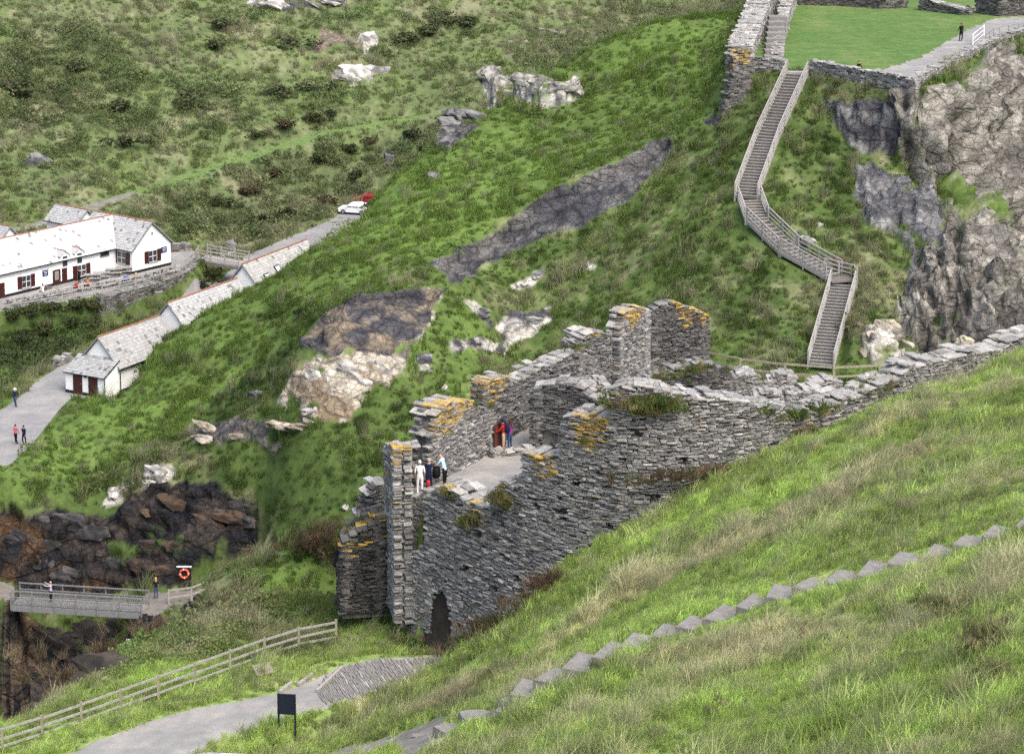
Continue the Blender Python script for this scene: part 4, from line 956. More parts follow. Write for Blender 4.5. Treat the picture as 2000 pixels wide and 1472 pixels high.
    while s < L:
        l = rg.uniform(.28, .62) if s < bigtop else rg.uniform(.35, .85); sc = min(s + l / 2, L - .02); t2 = tang(sc); n = sg * np.array([t2[1], -t2[0]]); zt = topz(sc); v = -rg.uniform(0, .06); s += l * .93
        if zt - basez(sc) < .1 or (leave is not None and leave(sc)): continue
        slope = (topn(min(L, sc + .3)) - topn(max(0, sc - .3))) / .6; slope = max(-.7, min(.7, slope))
        for layer in (0,) if topw is None else (0, 1):
            v = -rg.uniform(0, .06)
            while v < thick - .05:
                wv = rg.uniform(.3, .7) if sc < bigtop else rg.uniform(.35, .7); h = rg.uniform(.05, .11) if sc < bigtop else rg.uniform(.06, .12)
                c2 = at(sc) - n * (v + wv / 2); c3 = np.array([c2[0], c2[1], zt - .02 + layer * .08 + rg.uniform(-.05, .05)])
                ex = np.array([t2[0], t2[1], slope * .5 + rg.normal(0, .06)]); ex /= np.linalg.norm(ex); ez = np.array([0, 0, 1.]) + np.array([n[0], n[1], 0]) * rg.normal(.03, .08); ez -= ex * (ez @ ex); ez /= np.linalg.norm(ez); ey = np.cross(ez, ex)
                if ey @ np.array([n[0], n[1], 0]) > 0: ey = -ey; ex = -ex
                ms.add(c3, ex, ey, ez, (l * rg.uniform(.95, 1.15), wv, h), tint_at(c3, toppale * rg.uniform(.3, 1.0)), True)
                v += wv * .96
    p0 = at(L / 2); root = empty(name, (p0[0], p0[1], basez(L / 2)), label, cat, group); root['kind'] = 'thing'
    # core
    ss = np.arange(0.06, L - .05, .25).tolist() or [L / 2]
    if arch is not None: ss += [arch[0] - .21, arch[0] - .2, arch[1] + .2, arch[1] + .21]
    for (hs, hz, hw, hh) in holes: pass
    ss = sorted(ss); mb = MB(); rows = []
    for s_ in ss:
        t2 = tang(s_); n = sg * np.array([t2[1], -t2[0]]); a = at(s_) - n * min(deep, thick * .42); b = at(s_) - n * (thick - min(deep, thick * .42)); zt = min(topz(s_), topz(min(L, s_ + .15)), topz(max(0, s_ - .15))) - .09; zb = basez(s_) - .6
        if arch is not None and arch[0] - .2 <= s_ <= arch[1] + .2:
            c = (arch[0] + arch[1]) / 2; u = min(1, abs(s_ - c) / ((arch[1] - arch[0]) / 2)); zb = arch[2] + (arch[3] - arch[2]) * (1 - .42 * u ** 2.2) + .12
        rows.append([(*a, zb), (*b, zb), (*b, max(zt, zb + .02)), (*a, max(zt, zb + .02))])
    vs = [p for r in rows for p in r]; fs = []
    for q in range(len(rows) - 1):
        k = q * 4
        for a in range(4): fs.append((k + a, k + (a + 1) % 4, k + 4 + (a + 1) % 4, k + 4 + a))
    fs += [(3, 2, 1, 0), tuple(len(vs) - 4 + a for a in range(4))]
    mb.add(vs, fs); mb.build('core', M['core'], root)
    if extra: extra(ms, root)
    ms.emit(root, n_single)
    return root, at, tang, S, topz
def tops(*pts): return [tuple(atY(*p)) for p in pts]
def zrow(py, Y): return float(atY(1000, py, Y)[2])
def lich(*spots):
    """orange lichen near given points: (px, py, Y, radius, probability)"""
    sp = [(atY(a, b, c), r, q) for a, b, c, r, q in spots]
    def f(p):
        v = 0.0
        for c, r, q in sp:
            dd = np.linalg.norm(p - c)
            if dd < r: v = max(v, q * (1 - (dd / r) ** 3))
        return v
    return f

# --- the curtain wall with the pointed gateway
CT = tops((797,1085,107.2),(827,1064,106.3),(831,970,106.15),(845,955,105.8),(870,948,105),(892,957,104.4),(908,982,104),(950,990,102.9),(962,962,102.6),(985,940,102),(1012,952,101.4),(1018,886,101.25),(1080,893,100.1),(1092,872,99.9),(1104,808,99.7),(1190,812,98.75),(1197,753,98.6),(1250,758,98.45),(1303,768,98.4),(1400,780,99.05),(1469,790,99.65),(1560,800,101.2),(1600,808,102),(1612,800,102.2),(1645,782,103),(1690,762,103.9),(1721,748,104.5),(1765,738,105.4),(1772,716,105.55),(1838,704,107),(1900,691,108.5),(1960,677,110),(2000,660,111),(2120,632,114))
_cs = np.r_[0, np.cumsum([math.hypot(b[0] - a[0], b[1] - a[1]) for a, b in zip(CT[:-1], CT[1:])])]
def s_of_px(px, T=CT, S=_cs): return float(np.interp(px, [proj(np.array(t))[0] for t in T], S))
def z_at(px, py):     # height on the curtain wall face seen at that pixel
    s = s_of_px(px); Yv = float(np.interp(s, _cs, [t[1] for t in CT])); return zrow(py, Yv)
HOLES = [(s_of_px(a), z_at(a, b), .24, .18) for a, b in ((1128,943),(1280,974),(1187,1028),(1073,1131),(898,1167),(930,1044),(985,1090),(1048,990),(965,1150),(1037,1188),(890,1222),(978,1022),(1245,845),(905,1110),(1010,1130),(925,1265),(1340,900),(1095,1000))]
CURT_L = lich((1148,845,98.9,1.25,.97),(1052,912,100.4,.95,.9),(870,955,105,.7,.55),(930,1000,103.3,.8,.35),(985,945,102,.7,.35),(1215,760,98.5,.5,.1))
def curtain_base(x, y): return float(shape_h(np.array([x * 1.0]), np.array([y - .9]))[0]) - .15
_ga = (s_of_px(839), s_of_px(879), Z_PATH - .3, z_at(858, 1152))
build_wall('curtain_wall', 'long grey slate curtain wall with pointed gateway along the grassy slope', CT, curtain_base, 1.25, 11, holes=HOLES, arch=_ga, lichen=CURT_L, toppale=.58, jag=.14, depth=.5, deep=.5, bigtop=s_of_px(1640))
# --- pieces of the gatehouse
zb = Z_PATH - .2
build_wall('tower_wall', 'tall narrow slate wall end capped with orange lichen beside the gateway', tops((766,873,106.9),(759,866,108.1),(749,872,109.6)), zb, .95, 12, lichen=lich((772,868,107.3,1.15,.85),(765,990,107.3,.8,.25),(752,950,109,1.0,.3)), toppale=.5, face=(-1,-.35), lr=(.2,.55), jag=.1)
build_wall('wall', 'dark, shade-tinted slate wall with turf on its sloping top beside the timber fence', tops((667,1066,108.4),(690,1046,108.5),(720,1030,108.6),(751,1012,108.8)), zb - .2, 1.7, 13, dark=.22, lichen=lich((690,1050,109,1.0,.4),(735,1020,109.5,.9,.3)), toppale=.35)  # tint lowered for dark slate and to paint this corner's shade
build_wall('wall', 'slate wall stub with stepped edge behind the tall lichen-capped wall end', tops((697,1032,111),(712,990,111.1),(727,955,111.2),(734,948,111.3),(755,946,111.6)), 60.0, 1.0, 14, dark=.6, toppale=.9, n_single=120)
# --- inner walls
zc = Z_COURT - .1
build_wall('wall', 'rounded slate wall block thickly capped with orange lichen beside the doorway', tops((838,905,109.90),(846,840,110.10),(858,805,110.50),(880,786,111.50),(905,782,112.60),(945,796,114.50),(968,815,115.50)), zc - .6, 1.3, 15, lichen=lich((875,795,111.5,1.5,.85),(905,790,112.8,1.0,.6),(850,825,110.4,.8,.5)), toppale=.5)
build_wall('wall', 'long broken wall with orange lichen at its near corner behind the doorway', tops((948,748,116.50),(960,740,116.90),(995,738,118.00),(1012,742,118.50),(1060,716,120.10),(1110,696,121.70),(1142,688,122.70)), zc, .95, 16, lichen=lich((965,744,117.1,1.3,.8)), dark=.72, toppale=.75, face=(.9,-.45))  # tint lowered to paint shade on the inner face
build_wall('wall', 'ragged wall stub with pale slabs between the long wall and the tall corner', tops((1126,672,122.80),(1150,652,123.30),(1178,646,124.10),(1200,668,124.90),(1212,700,125.30)), zc, 1.3, 17, dark=.75, toppale=.8, n_single=200, lichen=lich((1165,648,123.8,.7,.4)))  # stones tinted darker, shade of the ruin's interior put into colour
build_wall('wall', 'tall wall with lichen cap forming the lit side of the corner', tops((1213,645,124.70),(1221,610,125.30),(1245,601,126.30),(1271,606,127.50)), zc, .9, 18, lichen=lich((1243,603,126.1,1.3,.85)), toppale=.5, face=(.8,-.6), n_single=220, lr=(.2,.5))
build_wall('wall', 'tall wall with lichen edge tinted dark as the shaded side of the corner', tops((1275,606,127.60),(1300,591,127.80),(1330,597,128.30),(1384,613,129.30)), zc, .9, 19, dark=.45, lichen=lich((1350,601,128.6,1.3,.75),(1375,610,129.1,.8,.6)), toppale=.5, n_single=260)  # shade of this side is put into the stone tint
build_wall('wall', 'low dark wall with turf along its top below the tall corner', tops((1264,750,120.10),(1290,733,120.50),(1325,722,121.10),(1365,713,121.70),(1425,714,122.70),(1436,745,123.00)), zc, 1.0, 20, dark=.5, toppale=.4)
def fire(ms, root): pass
_cw8 = tops((1041,762,115.6),(1080,753,115.4),(1115,746,115.2),(1135,760,114.9),(1155,776,114.6),(1194,790,113.5))
build_wall('wall', 'slate cross wall with square niche facing the paved floor', _cw8, zc, .9, 21, dark=.5, toppale=.7, holes=[(0.75, zrow(857,115.4), .36, .42)], lr=(.2,.5))  # face turned from the light, its shade painted by a darker tint
build_wall('wall', 'thick pale-topped masonry block with turf behind the cross wall', tops((1128,768,118.30),(1160,758,118.50),(1194,757,118.70)), zc, 2.2, 22, toppale=.85, n_single=120)
for q, (a, b, p0, p1, Yv, th, lab) in enumerate(((1430,1482,738,728,124,1.4,'masonry stump with pale slabs at the end of the low dark wall'),(1500,1553,737,734,127,1.0,'low masonry stump on the gravel close under the timber rail'),(1582,1640,744,742,126,1.2,'squat masonry stump on the gravel below the stair foot'),(1474,1524,770,768,122,1.0,'low masonry stump on the gravel beside the curtain wall'),(1540,1607,767,762,122.4,1.4,'broad masonry stump on the gravel behind the curtain wall coping'))):
    build_wall('wall_stump', lab, tops((a, p0 + 6, Yv), ((a + b) / 2, p1, Yv), (b, p1 + 4, Yv + .2)), zc, th, 30 + q, toppale=.8, n_single=60, group=None, cat='stump')
build_wall('wall', 'low threshold kerb of slate slabs across the paved floor', [(*atZ(965,893,Z_COURT)[:2], Z_COURT + .22), (*atZ(1042,884,Z_COURT)[:2], Z_COURT + .22)], zc, .5, 40, toppale=.7, n_single=40, cat='kerb')
build_wall('wall', 'low parapet of pale slabs behind the gateway where visitors stand', tops((800,972,107.9),(820,968,107.6),(838,968,107.1)), Z_COURT - 4.5, .7, 41, toppale=.8, n_single=80)

# ------------------------------------------------------------------ upper courtyard on the plateau
def gz(x, y): return float(shape_h(np.array([x * 1.0]), np.array([y * 1.0]))[0])
def lz(px, py, dz=0.0): p = atZ(px, py, Z_LAWN); return (p[0], p[1], Z_LAWN + dz)
def out_base(off):
    def f(x, y):
        d = math.hypot(x, y); return float(shape_h(np.array([x * (1 - off / d)]), np.array([y * (1 - off / d)]))[0]) - .35
    return f
UP = dict(lr=(.35,.8), hr=(.13,.24), n_single=0, back=False, depth=.4)
build_wall('courtyard_wall', 'low courtyard wall between the ruined pillar and the stair head', [lz(1466,134,1.0), lz(1500,136,1.0), lz(1534,138,1.0)], Z_LAWN - .75, .6, 51, toppale=.4, **UP)
build_wall('courtyard_wall', 'low courtyard wall along the lawn from the stair head to the cliff corner', [lz(1582,141,1.05), lz(1640,150,1.0), lz(1710,162,.95), lz(1783,175,.95)], Z_LAWN - .75, .6, 52, toppale=.4, **UP)
build_wall('courtyard_wall', 'low courtyard wall climbing along the cliff edge beside the gravel walk', [lz(1785,175,.95), lz(1840,146,.85), lz(1900,113,.8), lz(1960,82,.7), lz(2010,66,.7), lz(2090,52,.7)], Z_LAWN - .75, .6, 53, toppale=.35, **UP)
build_wall('ruined_wall', 'broad ruined wall with bleached top along the edge of the lawn', [lz(1470,118,1.3), lz(1482,96,1.9), lz(1494,70,2.2), lz(1506,44,2.6), lz(1520,20,2.9), lz(1534,-4,3.0)], Z_LAWN - .6, 2.1, 54, toppale=.75, face=(.2,-1), dark=1.15, topw=1, **UP)
build_wall('ruined_wall', 'narrow ruined wall between the small stone steps and the lawn', [lz(1531,112,.3), lz(1533,85,1.0), lz(1540,60,1.7), lz(1548,30,2.0), lz(1562,0,2.2)], Z_LAWN - .4, 1.0, 55, toppale=.7, face=(.2,-1), dark=1.1, **UP)
_pz = float(atY(1450, 98, 212.6)[2])
build_wall('ruined_pillar', 'dark ruined pillar with orange lichen at the corner of the lawn wall', tops((1434,112,212.3),(1446,98,212.6),(1464,100,213.0)), out_base(1.0), 1.5, 56, dark=.55, toppale=.2, lichen=lich((1448,104,212.6,1.5,.7),(1440,165,212.4,1.6,.3)), **UP)
build_wall('ruined_wall', 'buttress of dark slate stepping down below the ruined pillar', tops((1418,196,211.4),(1428,160,211.6),(1436,135,211.9),(1462,150,212.2)), out_base(1.2), 1.2, 57, dark=.5, toppale=.1, **UP)
build_wall('ruined_wall', 'dark ruined wall closing the far end of the lawn', [lz(1560,10,2.6), lz(1640,12,2.2), lz(1720,18,2.4), lz(1770,16,1.2)], Z_LAWN - .3, .9, 58, dark=.45, toppale=.3, **UP)
build_wall('ruined_wall', 'low dark ruin wall with pale slab beside the gravel walk', [lz(1796,20,1.5), lz(1830,24,1.0), lz(1880,30,.7), lz(1900,30,.8)], Z_LAWN - .3, 1.2, 59, dark=.5, toppale=.9, **UP)
build_wall('ruined_wall', 'tall dark ruin wall standing beyond the gravel walk', [lz(1905,26,2.8), lz(1950,32,2.6), lz(2010,30,2.8), lz(2060,24,2.8)], Z_LAWN - .3, 1.0, 60, dark=.45, toppale=.3, **UP)
# small stone steps up the ruined wall
r = empty('stone_steps', lz(1512,112), 'small flight of stone steps set against the bleached ruined wall', 'steps')
for q in range(8):
    a = np.array(lz(1492 + q * 1.2, 112 - q * 6.2, .12 + q * .26)); b = np.array(lz(1528 + q * 1.0, 112 - q * 6.2, .12 + q * .26))
    MB().beam(a - (0,0,.15), b - (0,0,.15), 1.6, .42).build('step', M['slab'], r)

# ------------------------------------------------------------------ timber staircase down the slope
def frame_dir(a, b):
    d = np.asarray(b, float) - np.asarray(a, float); h = math.hypot(d[0], d[1]); u = np.array([d[0] / h, d[1] / h, 0]); return d, u, np.array([u[1], -u[0], 0])
ST = [np.array(atY(*p)) for p in ((1557,150,211.3),(1457,392,195.8),(1628,545,184.6),(1645,556,183.8),(1603,722,173.2))]
for p in ST: p[2] = max(p[2], 0) + .35
stair = empty('timber_staircase', ST[-1] - np.array((0, 0, .3)), 'long weathered timber staircase with handrails zigzagging down the green slope', 'staircase')
WID = 1.9
def flight(a, b, n, left=True, right=True, wid=WID):
    d, u, w = frame_dir(a, b)
    for q in range(n):
        c = a + d * ((q + .5) / n); L = np.linalg.norm(d[:2]) / n; rise = -d[2] / n
        st = MB().box(c + np.array((0, 0, -.04)), (L * 1.02, wid, .07), np.stack([u, w, (0,0,1)], 1)).build('step', M['tread'], stair)
        MB().box(c + u * (L * .5 - .03) + np.array((0, 0, .012)), (.09, wid * 1.0, .07), np.stack([u, w, (0,0,1)], 1)).build('nosing', M['timber'], st)
        MB().box(c + u * (L * .46) + np.array((0, 0, -.08 - rise / 2)), (.03, wid * .98, max(.06, rise)), np.stack([u, w, (0,0,1)], 1)).build('riser', M['timber_dark'], st)
    for s, on in ((-1, left), (1, right)):
        off = w * s * (wid / 2 + .05)
        MB().beam(a + off - (0,0,.12), b + off - (0,0,.12), .07, .3).build('stringer', M['timber'], stair)
        if not on: continue
        m = max(2, int(np.linalg.norm(d) / 1.9) + 1)
        for q in range(m):
            p = a + d * (q / (m - 1)) + off; MB().box(p + np.array((0, 0, .3)), (.11, .11, 1.6), np.stack([u, w, (0,0,1)], 1)).build('post', M['timber'], stair)
        for hh, th in ((1.08, .11), (.72, .07), (.36, .07)):
            MB().beam(a + off + np.array((0,0,hh)), b + off + np.array((0,0,hh)), .09, th).build('rail', M['timber'], stair)
dm = ST[0] + (ST[1] - ST[0]) * .52 + np.array((-.35, 0, -.25))
flight(ST[0], dm, 22); flight(dm, ST[1], 20); M1, M2 = np.array(atY(1478,436,192.4)) + (0,0,.35), np.array(atY(1540,496,188.2)) + (0,0,.35)
flight(ST[1] + np.array((.25, -.5, -.1)), M1, 7); flight(M1, M2, 8); flight(M2, ST[2], 9); flight(ST[3] + np.array((0, -.6, -.1)), ST[4], 26)
MB().box((ST[2] + ST[3]) / 2 + np.array((.1, .1, -.1)), (2.4, 2.3, .1), rotz(.35)).build('landing', M['timber_dark'], stair)
for a_, b_ in ((ST[3] + np.array((1.0, .9, 0)), ST[2] + np.array((-.6, 1.0, .1))), (ST[3] + np.array((1.0, .9, 0)), ST[3] + np.array((1.1, -.6, 0)))):
    for hh in (1.08, .72, .36): MB().beam(a_ + (0,0,hh), b_ + (0,0,hh), .08, .09).build('rail', M['timber'], stair)
    for t in (0, .5, 1): MB().box(a_ + (b_ - a_) * t + np.array((0,0,.3)), (.11,.11,1.6)).build('post', M['timber'], stair)
MB().box(ST[0] + np.array((-.1, .5, -.02)), (2.2, .9, .14), rotz(-.1)).build('top_landing', M['timber'], stair)

# ------------------------------------------------------------------ stone steps on the near slope
SL = [np.array(p) for p in STEPS3]
near = empty('stone_stairway', SL[-1], 'stone stairway of rough slabs climbing the near grassy slope', 'stairway')
srg = np.random.default_rng(77)
pts = []
for q in range(len(SL) - 1):
    a, b = SL[q], SL[q + 1]; pass
_sl = np.array(SL); _sd = np.r_[0, np.cumsum(np.linalg.norm(np.diff(_sl[:, :2], axis=0), axis=1))]; _ns = int(_sd[-1] / .92)
for k in range(_ns):
    q0_ = np.array([np.interp(_sd[-1] * (k + .5) / _ns, _sd, _sl[:, c]) for c in range(3)]); q1_ = np.array([np.interp(_sd[-1] * (k + .52) / _ns, _sd, _sl[:, c]) for c in range(3)]); dq = q1_ - q0_; pts.append((q0_ + np.array((0, .32, -.2 + .3 * float(sstep(7.5, 3.5, np.array(q0_[0])) if False else np.clip((6.0 - q0_[0]) / 3.0, 0, 1)))), dq / np.linalg.norm(dq[:2]) * 1.35))
for c, d in pts:
    Lh = math.hypot(d[0], d[1]); ang_ = math.atan2(d[1], d[0]) + srg.normal(0, .05); zt = c[2] + .03
    mb = MB(); l, wd_, h = Lh * .97, srg.uniform(1.05, 1.3), .5; R3 = rotz(ang_)
    cs = [(-l/2,-wd_/2),(l/2,-wd_/2),(l/2,wd_/2),(-l/2,wd_/2)]
    poly = [np.array((x + srg.uniform(-.1,.1), y + srg.uniform(-.12,.12), 0)) for x, y in cs]
    tops_ = [R3 @ (p * .95 + np.array((0,0,srg.uniform(-.012,.012)))) + c + np.array((0,0,.03)) for p in poly]; ed = [R3 @ (p + np.array((0,0,-.035))) + c + np.array((0,0,.03)) for p in poly]; bt = [R3 @ (p + np.array((0,0,-h))) + c for p in poly]
    mb.add(tops_ + ed + bt, [(0,1,2,3)] + [(4 + k, 4 + (k + 1) % 4, (k + 1) % 4, k) for k in range(4)] + [(8 + k, 8 + (k + 1) % 4, 4 + (k + 1) % 4, 4 + k) for k in range(4)])
    mb.build('step', M['slab'], near)
for q, (px, py, sx, sy) in enumerate(((1020,1370,1.5,.7),(935,1400,1.6,1.0),(880,1425,1.2,.8),(985,1392,.7,.5),(815,1440,.5,.35),(850,1452,.4,.3))):
    p = hit(px, py); mb = MB(); n = 9; rr = [srg.uniform(.75, 1.1) for _ in range(n)]; a0 = srg.uniform(0, 6)
    top_ = [(p[0] + sx / 2 * rr[k] * math.cos(6.283 * k / n + a0) * .92, p[1] + sy / 2 * rr[k] * math.sin(6.283 * k / n + a0) * .92, p[2] + .10 + srg.uniform(-.02,.02)) for k in range(n)]
    bot = [(p[0] + sx / 2 * rr[k] * math.cos(6.283 * k / n + a0), p[1] + sy / 2 * rr[k] * math.sin(6.283 * k / n + a0), p[2] - .25) for k in range(n)]
    mb.add(top_ + bot, [tuple(range(n))] + [(n + k, n + (k + 1) % n, (k + 1) % n, k) for k in range(n)])
    o = mb.build('stepping_stone', M['slab']); tag(o, 'flat worn stone set in the bare earth path below the stone stairway', 'stone', 'flat stones in the earth path')

# ------------------------------------------------------------------ fences
def fence(name, label, pts, rails, post_h, spacing, m, post=.11, rail=(.05,.1), cat='fence', postm=None, sag=0.0, mb_round=False):
    P = [np.array(p, float) for p in pts]; S = np.r_[0, np.cumsum([np.linalg.norm((b - a)[:2]) for a, b in zip(P[:-1], P[1:])])]; L = S[-1]; A = np.array(P)
    at = lambda s: np.array([np.interp(s, S, A[:, q]) for q in range(3)])
    root = empty(name, P[0], label, cat); n = max(1, int(round(L / spacing))); rr = np.random.default_rng(len(pts) + int(L * 10))
    st = [at(L * q / n) for q in range(n + 1)]
    for p in st:
        h = post_h + rr.uniform(-.03, .05); MB().box(p + np.array((0, 0, h / 2 - .2)), (post, post, h + .4), rotz(rr.uniform(-.2, .2))).build('post', postm or m, root)
    for a, b in zip(st[:-1], st[1:]):
        for hh in rails:
            z0, z1 = rr.normal(0, .015, 2); MB().beam(a + (0,0,hh + z0), b + (0,0,hh + z1), rail[0], rail[1]).build('rail', m, root)
    return root
fence('timber_fence', 'weathered three-rail timber fence running down from the dark wall beside the path', [atY(*p) for p in ((657,1257,106.9),(580,1272,105.8),(490,1302,104),(380,1342,101.8),(240,1392,99.2),(120,1436,97.2),(0,1474,95),(-70,1495,93.6))], (.35,.72,1.12), 1.2, 2.0, M['timber'], postm=M['timber_olive'])
fence('timber_rail', 'two-rail timber guard rail along the back of the ruined court', [(*atZ(p[0], p[1], Z_COURT)[:2], Z_COURT) for p in ((1368,722),(1388,727),(1485,745),(1570,751),(1650,755),(1720,750),(1790,737))], (.55,1.1), 1.15, 2.6, M['timber_olive'], post=.13, rail=(.07,.11))
fence('railing', 'dark metal railing along the gravel walk above the cliff', [(*lz(a, b)[:2], Z_LAWN) for a, b in ((1925,88),(1945,76),(1975,70),(2010,64),(2060,54))], (.55,1.1), 1.12, 1.9, M['metal_grey'], post=.06, rail=(.05,.05), cat='railing')
gate = empty('white_gate', lz(1906,84), 'small white metal gate at the end of the cliff railing', 'gate')
ga, gb = np.array(lz(1900,88)), np.array(lz(1922,70))
for hh in (.15, .6, 1.1): MB().beam(ga + (0,0,hh), gb + (0,0,hh), .05, .06).build('bar', M['white_paint'], gate)
for p in (ga, gb): MB().box(p + np.array((0,0,.55)), (.08,.08,1.2)).build('post', M['white_paint'], gate)
fence('handrail', 'grey handrail climbing from the footbridge along the bank', [(*atZ(p[0], p[1], 31.9)[:2], z_) for p, z_ in (((330,1180),31.95),((385,1174),32.0),((432,1164),32.5),((487,1145),33.4))], (.5,1.1), 1.15, 2.0, M['timber'], post=.13, rail=(.08,.12), cat='handrail')

# ------------------------------------------------------------------ footbridge
B0, B1 = atZ(22,1180,Z_BRIDGE), atZ(277,1196,Z_BRIDGE); d, u, w = frame_dir(B0, B1); w = -w if w[1] < 0 else w; L = np.linalg.norm(d)
br = empty('footbridge', B0, 'grey timber footbridge with mesh parapets spanning the gorge', 'bridge')
RB = np.stack([u, w, (0,0,1)], 1)
nb = 44
for q in range(nb): MB().box(B0 + d * ((q + .5) / nb) + w * .9 + np.array((0,0,-.03)), (L / nb * .93, 1.8, .06), RB).build('plank', M['bridge_timber'], br)
for off in (0, 1.8):
    MB().beam(B0 + w * off + (0,0,-.28), B1 + w * off + (0,0,-.28), .14, .46).build('girder', M['metal_grey'], br)
    n = 6
    for q in range(n + 1): MB().box(B0 + d * (q / n) + w * (off + (-.09 if off == 0 else .09)) + np.array((0,0,.38)), (.09,.08,1.55), RB).build('post', M['metal_grey'], br)
    for hh, th in ((1.12,.09),(.62,.05),(.08,.07)): MB().beam(B0 + w * off + (0,0,hh), B1 + w * off + (0,0,hh), .07, th).build('rail', M['metal_grey'], br)
    mb = MB()
    for q in range(int(L / .07)): p = B0 + u * (.07 * q) + w * off; mb.box(p + np.array((0,0,.34)), (.016,.016,.5), RB)
    for q in range(7): mb.beam(B0 + w * off + (0,0,.12 + q * .07), B1 + w * off + (0,0,.12 + q * .07), .014, .014)
    mb.build('mesh_infill', M['metal_grey'], br, kind='stuff')
for q in range(3): MB().box(B0 + d * (.1 + .4 * q) + w * .9 + np.array((0,0,-.3)), (.16, 1.7, .3), RB).build('cross_beam', M['timber_dark'], br)

# ------------------------------------------------------------------ buildings
def slate_roof(parent, e0, e1, r0, r1, pale, seed, name='roof', course=.34, wid=.32, ridge=True):
    """slope from the eaves line e0-e1 up to r0-r1, laid with separate slates"""
    e0, e1, r0, r1 = (np.array(p, float) for p in (e0, e1, r0, r1)); rg = np.random.default_rng(seed)
    nrm = np.cross(e1 - e0, r0 - e0); nrm /= np.linalg.norm(nrm); nrm = nrm if nrm[2] > 0 else -nrm
    mb = MB(); mb.add([e0, e1, r1, r0, e0 - nrm * .12, e1 - nrm * .12, r1 - nrm * .12, r0 - nrm * .12], [(0,1,2,3),(7,6,5,4),(0,4,5,1),(1,5,6,2),(2,6,7,3),(3,7,4,0)])
    ro = mb.build(name, M['black'], parent)
    H = np.linalg.norm((r0 + r1 - e0 - e1) / 2); n = max(2, int(H / course)); V, F, T = [], [], []; k0 = 0
    for q in range(n + 1):
        t0, t1 = q / (n + 1), min(1.0, (q + 1.25) / (n + 1)); a0, a1 = e0 + (r0 - e0) * t0, e1 + (r1 - e1) * t0; b0, b1 = e0 + (r0 - e0) * t1, e1 + (r1 - e1) * t1
        L = np.linalg.norm(a1 - a0); m = max(1, int(L / wid)); off = .5 * (q % 2) + rg.uniform(-.1, .1)
        for s in range(-1, m + 1):
            f0, f1 = np.clip((s + off) / m, 0, 1), np.clip((s + off + .97) / m, 0, 1)
            if f1 - f0 < .2 / m: continue
            lift = .035 + rg.uniform(-.008, .02); P = [a0 + (a1 - a0) * f0 + nrm * lift, a0 + (a1 - a0) * f1 + nrm * (lift + rg.uniform(-.01, .01)), b0 + (b1 - b0) * f1 + nrm * .012, b0 + (b1 - b0) * f0 + nrm * .012]
            P += [P[0] - nrm * .03, P[1] - nrm * .03]
            c = np.array(pale) * rg.uniform(.82, 1.12); 
            if rg.random() < .05: c = c * rg.uniform(.35, .65)
            V += P; F += [(k0, k0 + 1, k0 + 2, k0 + 3), (k0 + 4, k0 + 5, k0 + 1, k0)]; T += [c] * 6; k0 += 6
    V = np.array(V) - np.array(world_loc(ro)); o = bpy.data.objects.new('slates', raw_mesh('slates', V, np.array(F), M['slates'], np.array(T))); o['kind'] = 'stuff'; COL.objects.link(o); o.parent = ro
    if ridge:
        d = r1 - r0; m = max(1, int(np.linalg.norm(d) / .45)); mbr = MB()
        for q in range(m):
            a = r0 + d * (q / m); b = r0 + d * ((q + .95) / m); mbr.tube([a + (0,0,.02), b + (0,0,.035)], [.085, .09], 6)
        mbr.build('ridge_tiles', M['ridge_tile'], ro, smooth=False, kind='stuff')
    return ro
